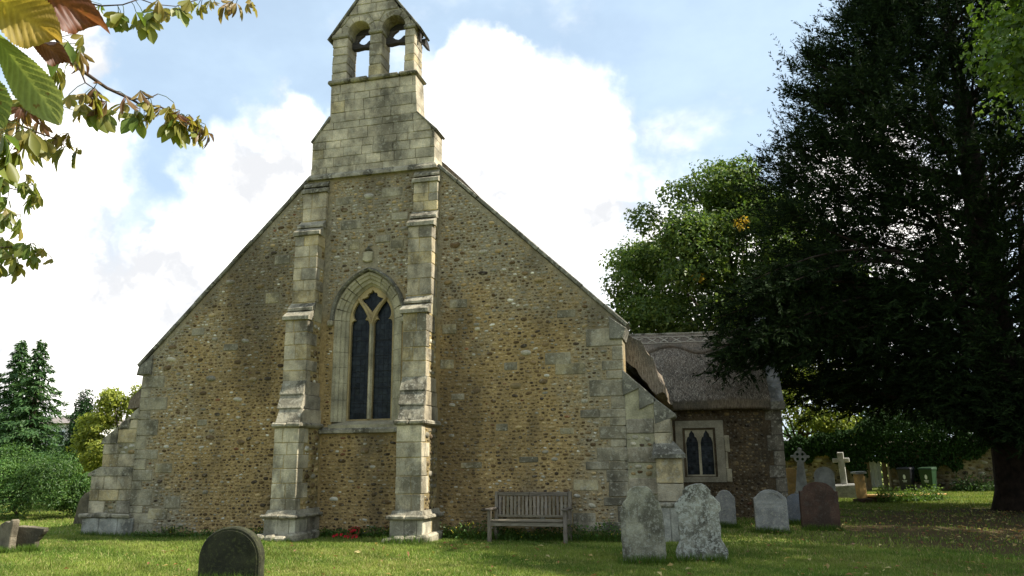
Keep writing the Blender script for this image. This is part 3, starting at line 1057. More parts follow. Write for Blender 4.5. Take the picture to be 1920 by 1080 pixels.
# offset and top weathering stones
MB().prism([(-13.93, 1.33), (-12.72, 1.33), (-12.72, 1.52), (-13.58, 1.54), (-13.90, 1.40)], -.035, .64, .012, (.25, .24, .19)).build('weathering_slab', M['weathering'], cb)
sl = [(-13.66, 2.06, -13.22, 2.45), (-13.22, 2.40, -12.94, 2.68), (-12.94, 2.62, -12.68, 2.90)]
for x0, z0, x1, z1 in sl:
    MB().prism([(x0, z0), (x1, z0), (x1, z1), (x0 + .06, z0 + .13)], -.035, .64, .014, ash()).build('weathering_slab', M['weathering'], cb)
for x0, z0, x1, z1 in ((-13.22, 2.08, -12.72, 2.39), (-12.92, 2.41, -12.72, 2.61)):
    MB().cbox(x0 + .004, x1, -.01, .6, z0, z1, .012, .006, ash()).build('buttress_block', M['ashlar'], cb)
x = -13.92
for w in (.46, .5, .42):
    MB().cbox(x + .003, x + w - .003, -.05, .7, -.3, .40, .014, .006, (.30, .295, .25)).build('buttress_block', M['ashlar'], cb)
    x += w
for x0, x1, zt in ((-14.0, -13.62, .50), (-13.60, -13.22, .53), (-13.2, -12.62, .50)):
    MB().cbox(x0, x1, -.10, .72, .405, zt, .03, .014).build('plinth_cap', M['weathering'], cb)

mb = MB()
mb.prism([(WX1 - .05, -.4), (-.55, -.4), (-.55, 2.38), (WX1 - .05, 3.25)], .0, .6, .004, (.3, .27, .17))
cb = mb.build('corner_buttress', M['mortar'], church)
cb['label'] = 'corner buttress with sloping capstones beside the porch'
st3 = [(WX1 - .03, 3.33, -1.12, 2.98), (-1.14, 3.04, -.82, 2.70), (-.86, 2.76, -.46, 2.40)]
for x0, z0, x1, z1 in st3:
    MB().prism([(x0, z1 - .16), (x1, z1 - .02), (x1 + .02, z1 + .03), (x0, z0 + .02)], -.04, .64, .014, (.2, .2, .16)).build('weathering_slab', M['coping'], cb)
zs = courses(.3, 2.36, .24, .34)
for i, (a, b) in enumerate(zip(zs, zs[1:])):
    cut = random.choice([-.88, -.95, -.80])
    MB().cbox(cut + .004, -.548, -.03 + random.uniform(-.006, .006), .6, a + .004, b - .004, .014, .006, tuple(q * .9 for q in ash())).build('buttress_block', M['ashlar'], cb)
    if i % 2 == 0:
        MB().cbox(WX1 + .01, cut - .004, -.015 + random.uniform(-.006, .006), .3, a + .004, b - .004, .014, .006, tuple(q * .85 for q in ash())).build('buttress_block', M['ashlar'], cb)
S2m = np.zeros((int(2.8 / RES), int(.6 / RES)), bool)
for i, (a, b) in enumerate(zip(zs, zs[1:])):
    if i % 2:
        S2m[int(a / RES):int(b / RES), :int(.5 / RES)] = True
Q = pack(S2m, -1.40, 0, RES, [(400, .05, .08, .5, .75, .01), (900, .028, .042, .55, .9, .009)], 41)
stones_joined('side_rubble', Q, pick_cols(Q, lambda x, z: .7, 42), (0, 0, 0), (1, 0, 0), (0, -1, 0), 43, M['rubble'], cb)
# lower projecting stage
zs = courses(.80, 1.60, .26, .42)
for a, b in zip(zs, zs[1:]):
    MB().cbox(-.86, -.38, -.26 + random.uniform(-.004, .004), .5, a + .004, b - .004, .014, .006, tuple(q * .9 for q in ash())).build('buttress_block', M['ashlar'], cb)
MB().hexa([(-.92, -.33, 1.60), (-.30, -.33, 1.60), (-.30, .55, 1.60), (-.92, .55, 1.60), (-.92, -.33, 1.67), (-.30, -.33, 1.67), (-.52, .02, 1.92), (-.90, .02, 1.92)]).build('weathering_slab', M['coping'], cb)
MB().cbox(-.93, -.30, -.34, .6, .70, .80, .03, .01).build('plinth_cap', M['weathering'], cb)
MB().cbox(-.90, -.64, -.31, .55, -.3, .695, .014, .006, (.28, .27, .22)).build('buttress_block', M['ashlar'], cb)
MB().cbox(-.635, -.33, -.31, .55, -.3, .695, .014, .006, (.3, .29, .23)).build('buttress_block', M['ashlar'], cb)

# ------------------------------------------------------------------ gable copings


def coping_run(x0, z0, x1, z1, step=.62):
    L = math.hypot(x1 - x0, z1 - z0)
    k = int(L / step)
    d = ((x1 - x0) / L, (z1 - z0) / L)
    nrm = (-d[1], d[0]) if d[0] * 1 > 0 and d[1] > 0 else (-d[1], d[0])
    for i in range(k):
        a = L * i / k + .003
        b = L * (i + 1) / k - .003
        t = .06 + random.uniform(-.008, .010)
        o = random.uniform(-.008, .008)
        pts = [(x0 + d[0] * a + nrm[0] * (o - .02), z0 + d[1] * a + nrm[1] * (o - .02)), (x0 + d[0] * b + nrm[0] * (o - .02), z0 + d[1] * b + nrm[1] * (o - .02)),
               (x0 + d[0] * b + nrm[0] * (o + t), z0 + d[1] * b + nrm[1] * (o + t)), (x0 + d[0] * a + nrm[0] * (o + t), z0 + d[1] * a + nrm[1] * (o + t))]
        MB().prism(pts, -.055 + random.uniform(-.01, .01), .56, .016).build('coping_stone', M['coping'], church)


coping_run(WX0 - .12, EZL - .10, TXL - .02, TZ + .03)
coping_run(TXR + .02, TZ + .03, WX1 + .10, EZR - .08)
MB().prism([(WX0 - .14, EZL - .30), (WX0 + .25, EZL - .30), (WX0 + .25, EZL + .16), (WX0 - .10, EZL - .12)], -.07, .55, .02, (.25, .24, .19)).build('kneeler', M['coping'], church)
MB().prism([(WX1 - .25, EZR - .34), (WX1 + .03, EZR - .34), (WX1 + .10, EZR - .12), (WX1 - .25, EZR + .14)], -.07, .55, .02, (.25, .24, .19)).build('kneeler', M['coping'], church)

# ------------------------------------------------------------------ bellcote
random.seed(9)
BY0, BY1 = -.03, .49
AP = (-7.09, 13.28)
sil = [(-8.56, 8.14), (-5.48, 8.14), (-5.48, 9.02), (-5.92, 9.50), (-5.98, 10.52), (-8.14, 10.52), (-8.14, 9.62), (-8.56, 9.08)]
mb = MB()
plate(mb, inset(sil, .02), [], BY0 + .02, BY1 - .01, (.35, .31, .21))
OPL, OPR = (-7.76, -7.18), (-6.86, -6.27)
ZS, ZO = 11.82, 10.56


def arch_open(a, b, o=0.0, k=12):
    c, r = (a + b) / 2, (b - a) / 2 + o
    return [(a - o, ZO)] + [(c - r * math.cos(t), ZS + r * math.sin(t)) for t in np.linspace(0, math.pi, k)] + [(b + o, ZO)]


up_sil = [(-8.14, 10.54), (-6.02, 10.54), (-6.02, 11.74), AP, (-8.14, 11.76)]
plate(mb, inset(up_sil, .02), [arch_open(*OPL, .02)[::-1], arch_open(*OPR, .02)[::-1]], BY0 + .02, BY1 - .01, (.35, .31, .21))
bell = mb.build('bellcote', M['mortar'], church)
bell['label'] = 'gabled stone bellcote with two open arches'
lines = [(sil[i], sil[(i + 1) % 8]) for i in (2, 7, 1, 6, 3, 5)]


def clip_sil(poly, z):
    ed = []
    if z < 9.56:
        ed = [((-5.48, 8.1), (-5.48, 9.02)), ((-5.48, 9.02), (-5.92, 9.50)), ((-8.14, 9.62), (-8.56, 9.08)), ((-8.56, 9.08), (-8.56, 8.1))]
    if z > 9.30:
        ed += [((-5.92, 9.50), (-5.98, 10.52)), ((-8.14, 10.52), (-8.14, 9.62))] if z > 9.56 else []
    for a, b in ed:
        poly = clip(poly, a, b)
        if len(poly) < 3:
            return []
    return poly


zs = [8.36] + courses(8.36, 10.46, .17, .30)[1:]
zs = [8.14] + zs
for i, (a, b) in enumerate(zip(zs, zs[1:])):
    x = -8.6 - random.uniform(0, .3)
    while x < -5.45:
        w = random.uniform(.26, .72) if i else random.uniform(.6, 1.0)
        poly = [(x + .003, a + .003), (x + w - .003, a + .003), (x + w - .003, b - .003), (x + .003, b - .003)]
        # blocks wide enough to cross the shoulder are cut to it
        mid = clip_sil([(q[0], q[1]) for q in poly], (a + b) / 2)
        if len(mid) >= 3 and area(mid) > .006:
            MB().prism([(q[0] + random.uniform(-.004, .004), q[1] + random.uniform(-.006, .006)) for q in mid], BY0 - random.uniform(.0, .016), BY1, .009, ash('bell')).build('bellcote_block', M['ashlar'], bell)
        x += w
# shoulder copings
for pts in ([(-8.60, 9.04), (-8.56, 9.02), (-8.12, 9.58), (-8.14, 9.66)], [(-5.94, 9.54), (-5.90, 9.46), (-5.46, 8.98), (-5.42, 9.02)]):
    MB().prism(pts if area(pts) > 0 else pts[::-1], BY0 - .05, BY1 + .05, .01, (.25, .24, .18)).build('shoulder_stone', M['coping'], bell)
# string courses
MB().hexa([(-8.64, -.10, 8.06), (-5.40, -.10, 8.06), (-5.40, .62, 8.06), (-8.64, .62, 8.06), (-8.62, -.09, 8.13), (-5.42, -.09, 8.13), (-5.46, BY0 - .02, 8.20), (-8.58, BY0 - .02, 8.20)]).build('string_course', M['weathering'], bell)
x = -8.21
while x < -5.95:
    e = min(x + random.uniform(.45, .8), -5.91)
    MB().cbox(x + .002, e - .002, -.12, BY1 + .08, 10.47, 10.565, .03, .01).build('string_course', M['weathering'], bell)
    x = e
# jamb blocks
for xa, xb in ((-8.15, OPL[0]), (OPL[1], OPR[0]), (OPR[1], -6.015)):
    zs = courses(10.57, ZS - .12, .17, .30)
    for a, b in zip(zs, zs[1:]):
        MB().cbox(xa, xb, BY0 - random.uniform(0, .012), BY1, a + .004, b - .004, .016, .008, ash('bell')).build('bellcote_block', M['ashlar'], bell)
    MB().cbox(xa - .025, xb + .025, BY0 - .05, BY1 + .02, ZS - .115, ZS - .01, .025, .006, (.3, .28, .2)).build('impost', M['weathering'], bell)
# arch rings
for a, b in (OPL, OPR):
    c, r = (a + b) / 2, (b - a) / 2
    ang = np.linspace(0, math.pi, 7)
    for t0, t1 in zip(ang, ang[1:]):
        tt = np.linspace(t0 + .01, t1 - .01, 4)
        ro = r + .145
        pts = [(c - ro * math.cos(t), ZS + ro * math.sin(t)) for t in tt] + [(c - r * math.cos(t), ZS + r * math.sin(t)) for t in tt[::-1]]
        pts = pts[::-1]
        MB().prism(pts if area(pts) > 0 else pts[::-1], BY0 - random.uniform(0, .012), BY1, .012, ash('bell')).build('voussoir', M['ashlar'], bell)
# spandrel and gable blocks
def rake(poly):
    poly = clip(poly, (-6.02, 11.74), AP)
    return clip(poly, AP, (-8.14, 11.76)) if len(poly) > 2 else []


for a, b in ((12.30, 12.55), (12.55, 12.80), (12.80, 13.3)):
    x = -8.2 + random.uniform(0, .2)
    while x < -6.0:
        w = random.uniform(.34, .6)
        pl = rake([(x + .004, a + .004), (x + w - .004, a + .004), (x + w - .004, b - .004), (x + .004, b - .004)])
        if len(pl) > 2 and area(pl) > .004:
            MB().prism(pl, BY0 - random.uniform(0, .012), BY1, .012, ash('bell')).build('bellcote_block', M['ashlar'], bell)
        x += w
for pl in ([(-7.10, 12.06), (-6.94, 12.06), (-6.80, 12.29), (-7.24, 12.29)], [(-8.13, 11.83), (-7.92, 11.83), (-7.92, 12.0), (-7.99, 12.0)],
           [(-6.11, 11.83), (-6.03, 11.83), (-6.13, 11.96)], [(-7.98, 12.02), (-7.86, 12.1), (-7.72, 12.29), (-7.82, 12.29)], [(-6.26, 12.1), (-6.19, 12.05), (-6.36, 12.29), (-6.42, 12.29)]):
    MB().prism(pl if area(pl) > 0 else pl[::-1], BY0 - .004, BY1, .01, ash('bell')).build('bellcote_block', M['ashlar'], bell)
# gable roof slabs
for (xa, za), (xb, zb) in (((-8.26, 11.68), AP), (AP, (-5.90, 11.66))):
    L = Vector((xb - xa, zb - za)); l = L.length; L.normalize()
    nn = Vector((-L.y, L.x))
    for i in range(3):
        p0 = Vector((xa, za)) + L * (l * i / 3 + .003); p1 = Vector((xa, za)) + L * (l * (i + 1) / 3 - .003)
        MB().prism([tuple(p0), tuple(p1), tuple(p1 + nn * .05), tuple(p0 + nn * .05)], BY0 - .045, BY1 + .10, .012).build('roof_slab', M['coping'], bell)
# decayed timber at the south eaves
MB().cbox(-5.98, -5.93, .12, .22, 11.42, 11.72, .008, .01, (1, 1, 1)).build('eaves_timber', M['old_timber'], bell)
MB().cbox(-6.0, -5.92, .42, .74, 11.50, 11.66, .008, .02, (1, 1, 1)).build('eaves_timber', M['old_timber'], bell)
# bell frames: scalloped headstock and boarding in the arch head
for a, b in (OPL, OPR):
    c = (a + b) / 2
    top = [(b + .05, 11.69), (b - .03, 11.72), (b - .14, 11.70), (c + .08, 11.63), (c + .02, 11.61), (c - .06, 11.64), (c - .12, 11.70), (a + .08, 11.72), (a - .05, 11.69)]
    MB().prism([(a - .05, 11.54), (a + .1, 11.51), (c, 11.53), (b - .1, 11.50), (b + .05, 11.54)] + top, .22, .36, .012, (1, 1, 1)).build('headstock', M['old_timber'], bell)
    arc = [(c - (b - a) / 2 * math.cos(t), ZS + (b - a) / 2 * math.sin(t)) for t in np.linspace(0.50, math.pi - .50, 10)]
    pts = arc[::-1]
    MB().prism(pts, .34, .40, .004, (1, 1, 1)).build('arch_boarding', M['old_timber'], bell)
    # curved brace below the boarding
    pts = [(a + .03, ZS + .13), (a + .26, ZS + .13), (a + .15, ZS + .06), (a + .08, ZS - .04), (a + .05, ZS - .14), (a + .01, ZS - .14)]
    MB().prism(pts if area(pts) > 0 else pts[::-1], .34, .42, .006, (2.2, 2.2, 2.0)).build('curved_brace', M['old_timber'], bell)

# ------------------------------------------------------------------ thatched nave roof
def thatch_sheet(name, prof, ys, parent, amp=.03, seed=1.0):
    """prof: closed (x,z) cross-section, swept along Y"""
    V, F = [], []
    n_ = len(prof)
    for j, y in enumerate(ys):
        for i, (x, z) in enumerate(prof):
            d = amp * float(vnoise(np.array(y * 1.3 + i), np.array(x * 1.7 + z), seed))
            V.append((x + d, y, z + d * .6))
    for j in range(len(ys) - 1):
        for i in range(n_):
            k = (i + 1) % n_
            F.append((j * n_ + i, (j + 1) * n_ + i, (j + 1) * n_ + k, j * n_ + k))
    mb = MB()
    mb.add(V, F + [tuple(range(n_ - 1, -1, -1)), tuple((len(ys) - 1) * n_ + i for i in range(n_))])
    return mb.build(name, M['thatch'], parent)


def dens(pts, k=5):
    out = []
    for i in range(len(pts)):
        a, b = pts[i], pts[(i + 1) % len(pts)]
        for t in range(k):
            out.append((a[0] + (b[0] - a[0]) * t / k, a[1] + (b[1] - a[1]) * t / k))
    return out


ys = list(np.linspace(.57, 21.5, 60))
right = [(-7.05, 9.98), (-5.4, 8.36), (-4.2, 7.12), (-3.0, 5.86), (-1.9, 4.72), (-1.42, 4.24), (-1.12, 3.98), (-.88, 3.60), (-.72, 3.15), (-.68, 2.92), (-.82, 2.88), (-1.02, 3.10), (-1.22, 3.42), (-1.44, 3.62), (-3.0, 5.2), (-7.05, 9.3)]
left = [(-7.05, 9.3), (-11.2, 4.95), (-12.6, 3.40), (-13.1, 2.96), (-13.52, 2.90), (-13.50, 3.12), (-12.6, 3.95), (-11.2, 5.35), (-9.0, 7.65), (-8.6, 8.1), (-7.05, 9.98)]
nave = thatch_sheet('nave_roof', dens(right, 3), ys, church, .035, 1.0)
nave['label'] = 'dark curling thatch of the nave beyond the gable coping'
thatch_sheet('nave_roof', dens(left, 3), ys, church, .02, 2.0)

# ------------------------------------------------------------------ south porch
PX0, PX1, PY0, PY1 = -1.40, 2.18, 7.0, 11.4
mb = MB()
plate(mb, [(PX0, -.4), (PX1 - .02, -.4), (PX1 - .02, 3.0), (PX0, 3.0)], [[(-.43, 1.10), (.34, 1.10), (.34, 2.37), (-.43, 2.37)][::-1]], PY0, PY0 + .45, (.16, .11, .05))
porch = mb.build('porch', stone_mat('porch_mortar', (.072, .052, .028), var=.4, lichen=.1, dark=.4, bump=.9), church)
porch['label'] = 'small thatched south porch with a two-light window'
MB().prism([(PY0 + .46, -.4), (PY1, -.4), (PY1, 3.1), (9.2, 5.55), (PY0 + .46, 3.05)], -PX1 + .02, -PX1 + .42, .004, (.2, .15, .08), xf=Matrix(((0, -1, 0, 0), (1, 0, 0, 0), (0, 0, 1, 0), (0, 0, 0, 1)))).build('porch_gable', M['mortar'], porch)
# rubble facing
m2 = np.ones((int(3.0 / RES), int(3.6 / RES)), bool)
px = PX0 + (np.arange(m2.shape[1]) + .5) * RES
pz = (np.arange(m2.shape[0]) + .5) * RES
PXg, PZg = np.meshgrid(px, pz)
m2 &= ~((PXg > -.74) & (PXg < .70) & (PZg > .88) & (PZg < 2.68)) & ~(PXg > 1.72) & (PZg < 2.92) & (PXg > -1.1)
Q = pack(m2, PX0, 0, RES, [(60, .07, .10, .5, .7, .010), (2500, .040, .055, .55, .85, .009), (16000, .026, .037, .55, .9, .008)], 51, .075)
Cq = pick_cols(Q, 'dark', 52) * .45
od = np.argsort(-(Q[:, 2] * Q[:, 3]))
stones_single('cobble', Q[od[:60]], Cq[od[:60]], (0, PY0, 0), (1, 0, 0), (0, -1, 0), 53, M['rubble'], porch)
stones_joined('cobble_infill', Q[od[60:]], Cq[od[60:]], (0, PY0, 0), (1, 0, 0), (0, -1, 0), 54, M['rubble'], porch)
zs = courses(-.1, 2.95, .28, .42)
for i, (a, b) in enumerate(zip(zs, zs[1:])):
    w = .42 if i % 2 else .28
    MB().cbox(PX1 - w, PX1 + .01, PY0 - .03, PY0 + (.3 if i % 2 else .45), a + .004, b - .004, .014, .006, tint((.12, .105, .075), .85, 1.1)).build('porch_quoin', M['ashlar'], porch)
# porch window: square-headed pale frame with two pointed lights
fr = MB()
plate(fr, [(-.69, .94), (.62, .94), (.62, 2.62), (-.69, 2.62)], [[(-.50, 1.08), (.40, 1.08), (.40, 2.42), (-.50, 2.42)][::-1]], PY0 - .05, PY0 + .20, (.4, .36, .25))
pw = fr.build('porch_window', stone_mat('porch_window_stone', (.22, .195, .135), var=.3, lichen=.2, dark=.4), porch)


def light2(c):
    r = .165
    pts = [(c - r, 1.14), (c + r, 1.14), (c + r, 2.02)]
    pts += [(c + r, 2.02), (c + r * .75, 2.16), (c + r * .5, 2.18), (c + r * .42, 2.26), (c, 2.36), (c - r * .42, 2.26), (c - r * .5, 2.18), (c - r * .75, 2.16), (c - r, 2.02)]
    out = [pts[0]]
    for q in pts[1:]:
        if q != out[-1]:
            out.append(q)
    return out


fr = MB()
plate(fr, [(-.50, 1.06), (.40, 1.06), (.40, 2.43), (-.50, 2.43)], [light2(-.25)[::-1], light2(.15)[::-1]], PY0 + .04, PY0 + .14, (.3, .28, .2))
fr.build('tracery', M['window_stone'], pw)
for c in (-.25, .15):
    glaze(light2(c), PY0 + .125, pw, .085, .11)
    for z in (1.45, 1.75, 2.05):
        MB().tube([(c - .16, PY0 + .12, z), (c + .16, PY0 + .12, z)], .006, 5).build('saddle_bar', M['iron'], pw)
for i, (a, b) in enumerate(((.94, 1.3), (1.3, 1.75), (1.75, 2.2))):
    MB().cbox(.625, .625 + (.14 if i % 2 == 0 else .06), PY0 - .03, PY0 + .1, a + .004, b - .004, .014, .008, (.4, .36, .25)).build('jamb_stone', M['window_stone'], pw)

# porch thatch: front slope, ridge along X
RY, RZ_, EY, EZ = 9.2, 5.42, 6.55, 2.92
sx = np.linspace(-2.35, 1.90, 64)


def slope_pt(t, x, off=0.0):
    """t 0 at the ridge, 1 at the eave; gentle belly"""
    y = RY + (EY - RY) * t
    z = RZ_ + (EZ + .26 - RZ_) * t + .10 * math.sin(math.pi * t)
    sag = -.05 * math.sin((x + 2.3) / 4.2 * math.pi) * (1 - t)
    wv = .03 * float(vnoise(np.array(x * 1.6), np.array(t * 4.0), 4.0))
    ln = math.hypot(RZ_ - EZ, RY - EY)
    ny, nz = -(RZ_ - EZ) / ln, (RY - EY) / ln
    lift = .22 * max(0, (x - 1.45)) * t if x > 1.45 else 0
    return (x, y + ny * (off + wv), z + sag + nz * (off + wv) - lift * .3)


ts = np.linspace(0, 1, 26)
V, F = [], []
for x in sx:
    for t in ts:
        V.append(slope_pt(t, x))
    for d in (.10, .20, .28):
        p_ = slope_pt(1, x)
        V.append((x, p_[1] + d * .35 - .01, p_[2] - d))
    V.append((x, RY - .25, RZ_ - .55))
    V.append((x, RY, RZ_ - .5))
    for t in (1, .5, .0):
        q = slope_pt(t, x)
        V.append((x, 2 * RY - q[1], q[2]))
w = len(ts) + 8
for i in range(len(sx) - 1):
    for j in range(w):
        k = (j + 1) % w
        if j < w - 1 or True:
            F.append((i * w + j, i * w + k, (i + 1) * w + k, (i + 1) * w + j))
mb = MB(); mb.add(V, F + [tuple(range(w)), tuple((len(sx) - 1) * w + j for j in range(w - 1, -1, -1))])
pr = mb.build('porch_roof', M['thatch'], porch, True)
pr['label'] = 'grey thatch slope of the porch with a scalloped ridge'

# block ridge with a scalloped lower edge
V, F = [], []
tl = lambda x: .29 + .075 * math.cos((x + 1.75) * 2 * math.pi / 1.9)
for x in sx:
    te = tl(x)
    for t in np.linspace(0, 1, 8):
        V.append(slope_pt(t * te, x, .085 if t < 1 else .07))
    V.append(slope_pt(te, x, -.01))
    q = slope_pt(0, x, .055); V.append((x, RY + .02, q[2] + .05))
    q = slope_pt(te, x, .055); V.append((x, 2 * RY - q[1], q[2]))
for i in range(len(sx) - 1):
    b0, b1 = i * 11, (i + 1) * 11
    for j in range(8):
        F.append((b0 + j, b0 + j + 1, b1 + j + 1, b1 + j))
    F.append((b0 + 9, b0, b1, b1 + 9)); F.append((b0 + 10, b0 + 9, b1 + 9, b1 + 10))
mb = MB(); mb.add(V, F)
ridge = mb.build('thatch_ridge', M['thatch'], pr, True)
lig = wood_mat('ligger', (.32, .28, .21), (.48, .43, .33), 0)
def rod(a, b, nm='ligger', r=.018):
    P_ = [slope_pt(a[1] + (b[1] - a[1]) * k / 4, a[0] + (b[0] - a[0]) * k / 4, .10) for k in range(5)]
    MB().tube(P_, r, 5, (1, 1, 1)).build(nm, lig, pr)
for f in (.05, .17):
    for k in range(6):
        x0 = -2.3 + k * .69
        rod((x0, f), (x0 + .67, f))
k = 0
x = -2.25
while x < 1.6:
    rod((x, .065), (x + .26, .155)); rod((x + .26, .075), (x + .02, .155), r=.017)
    x += .36 + .1 * random.random()
# lead/mortar cap along the very ridge
MB().tube([(x_, RY, slope_pt(0, x_, .055)[2] + .05) for x_ in np.linspace(-2.3, 1.88, 12)], .05, 8).build('ridge_roll', M['weathering'], pr)
# loose straw over the slopes
ns = 15000
tt = rng.uniform(0, 1, ns) ** .9
xx = rng.uniform(-2.2, 1.9, ns)
base_p = np.array([slope_pt(t, x, .005) for t, x in zip(tt, xx)])
dv = np.array([0, EY - RY, EZ + .26 - RZ_]); dv = dv / np.linalg.norm(dv)
nv = np.array([0, -(RZ_ - EZ), RY - EY]); nv = -nv / np.linalg.norm(nv) * np.array([1, 1, -1]) if False else np.array([0, -(RZ_ - EZ), (RY - EY)]) / math.hypot(RZ_ - EZ, RY - EY)
nv = np.array([0, -abs(nv[1]), abs(nv[2])])
dirs = dv + rng.normal(0, .35, (ns, 3)) * np.array([1, .3, .3]) + nv * rng.uniform(.0, .22, (ns, 1))
dirs /= np.linalg.norm(dirs, axis=1)[:, None]
ln = rng.uniform(.07, .19, ns)[:, None]
wd = np.array([1, 0, 0]) * rng.uniform(.005, .011, (ns, 1))
V = np.stack([base_p - wd, base_p + wd, base_p + dirs * ln], 1).reshape(-1, 3)
cs = np.array([(.14, .11, .08), (.27, .23, .17), (.42, .36, .27), (.08, .065, .05)])[rng.integers(0, 4, ns)] * rng.uniform(.8, 1.2, (ns, 1))
o = put('straw', np_mesh('straw', V, np.arange(ns * 3).reshape(-1, 3), np.repeat(cs, 3, 0)), M['straw'], pr)
o['kind'] = 'stuff'
# stone gable coping at the south end of the porch, proud of the thatch
L = 5
for i in range(L):
    a, b = i / L, (i + 1) / L - .004
    def cp(t, x, o_): 
        y = PY0 - .25 + (RY - PY0 + .25) * t; z = 3.02 + (5.78 - 3.02) * t
        return (x, y - .6 * o_, z + .8 * o_)
    MB().hexa([cp(a, 1.86, -.12), cp(a, 2.26, -.12), cp(b, 2.26, -.12), cp(b, 1.86, -.12), cp(a, 1.86, .10), cp(a, 2.26, .10), cp(b, 2.26, .10), cp(b, 1.86, .10)]).build('coping_stone', M['ashlar'], porch)
MB().cbox(1.72, 2.30, PY0 - .30, PY0 + .3, 2.86, 3.10, .03, .01, (.25, .23, .18)).build('kneeler', M['ashlar'], porch)

# ------------------------------------------------------------------ ground
def axis(lo, hi, fine_lo, fine_hi, fine, coarse):
    a = list(np.arange(fine_lo, fine_hi, fine))
    l, r = [], []
    x, s = fine_lo, fine
    while x > lo:
        s = min(s * 1.35, coarse); x -= s; l.append(x)
    x, s = a[-1], fine
    while x < hi:
        s = min(s * 1.35, coarse); x += s; r.append(x)
    return np.array(l[::-1] + a + r)


ax = axis(-260, 260, -20, 12, .22, 30)
ay = axis(-60, 300, -8, 12, .22, 30)
X, Y = np.meshgrid(ax, ay)
Z = ground_z(X, Y)
V = np.stack([X, Y, Z], -1).reshape(-1, 3)
nx_, ny_ = len(ax), len(ay)
ii = np.arange((ny_ - 1) * (nx_ - 1)); r_ = ii // (nx_ - 1) * nx_ + ii % (nx_ - 1)
F = np.stack([r_, r_ + 1, r_ + nx_ + 1, r_ + nx_], 1)
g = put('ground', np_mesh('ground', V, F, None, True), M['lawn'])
tag(g, 'mown churchyard lawn', kind='structure')

# grass blades
def blades(n_, x0, x1, y0, y1, h0, h1, w0, seed, dense=None):
    rg = np.random.default_rng(seed)
    x = rg.uniform(x0, x1, n_); y = rg.uniform(y0, y1, n_)
    keep = ~((x > -13.9) & (x < -.4) & (y > .0) & (y < 22)) & ~((x > -1.5) & (x < 2.2) & (y > 7))
    dy = np.hypot(x - 9.5, y - 5.0) + 2.5 * vnoise(x * .8, y * .8, 5.0)
    keep &= rg.uniform(0, 1, n_) < np.clip((dy - 4.6) / 5.2, .10, 1)
    # only what the picture could see
    rel_x, rel_y = x - CAM_POS[0], y - CAM_POS[1]
    ang = np.degrees(np.arctan2(-rel_x, rel_y))
    keep &= (ang > -28) & (ang < 56)
    x, y = x[keep], y[keep]
    k = len(x)
    z = ground_z(x, y) - .004
    hh = rg.uniform(h0, h1, k) * (1 + .35 * vnoise(x * 2.1, y * 2.1, 1.0))
    az = rg.uniform(0, 2 * np.pi, k)
    ww = w0 * rg.uniform(.7, 1.3, k)
    lean = rg.uniform(.1, .9, k) * hh
    la = rg.uniform(0, 2 * np.pi, k)
    b = np.stack([x, y, z], 1)
    d = np.stack([np.cos(az) * ww, np.sin(az) * ww, np.zeros(k)], 1)
    tip = b + np.stack([np.cos(la) * lean, np.sin(la) * lean, hh], 1)
    V_ = np.stack([b - d, b + d, tip], 1).reshape(-1, 3)
    q = .5 + .5 * vnoise(x * .9, y * 1.3, 4.0) + rg.normal(0, .22, k)
    q = np.clip(q, 0, 1)[:, None]
    c1, c2 = np.array([.078, .145, .017]), np.array([.215, .255, .050])
    cc = c1 * (1 - q) + c2 * q
    st = (rg.uniform(0, 1, k) < .07 + .12 * np.clip(vnoise(x * .5, y * .7, 7.0), 0, 1))[:, None]
    cc = np.where(st, np.array([.36, .31, .13]), cc)
    cc = cc * rg.uniform(.8, 1.2, (k, 1)) * (1 + .22 * vnoise(x * 2.4, y * 3.1, 9.0) + .16 * vnoise(x * .6, y * .9, 5.0))[:, None]
    return V_, np.repeat(cc, 3, 0)


Vs, Cs = [], []
for a in (blades(330000, -14.5, 7, -7.2, .0, .022, .055, .006, 61), blades(135000, -26, -8, -5, 16, .03, .07, .010, 62), blades(190000, -1.0, 14, -2, 26, .03, .075, .011, 63)):
    Vs.append(a[0]); Cs.append(a[1])
# longer tufts against walls, stones and bench
def tuft(xa, ya, xb, yb, n_, h0, h1, spread, seed):
    rg = np.random.default_rng(seed)
    t = rg.uniform(0, 1, n_)
    x = xa + (xb - xa) * t + rg.normal(0, spread, n_); y = ya + (yb - ya) * t + rg.normal(0, spread, n_)
    z = ground_z(x, y) - .01
    hh = rg.uniform(h0, h1, n_); az = rg.uniform(0, 6.28, n_); la = rg.uniform(0, 6.28, n_)
    b = np.stack([x, y, z], 1); d = np.stack([np.cos(az), np.sin(az), 0 * az], 1) * .006
    tip = b + np.stack([np.cos(la) * hh * .4, np.sin(la) * hh * .4, hh], 1)
    Vs.append(np.stack([b - d, b + d, tip], 1).reshape(-1, 3))
    c_ = np.array([.06, .12, .015]) * rg.uniform(.6, 1.5, (n_, 1)) + np.array([.03, .015, 0]) * rg.uniform(0, 1, (n_, 1))
    Cs.append(np.repeat(c_, 3, 0))


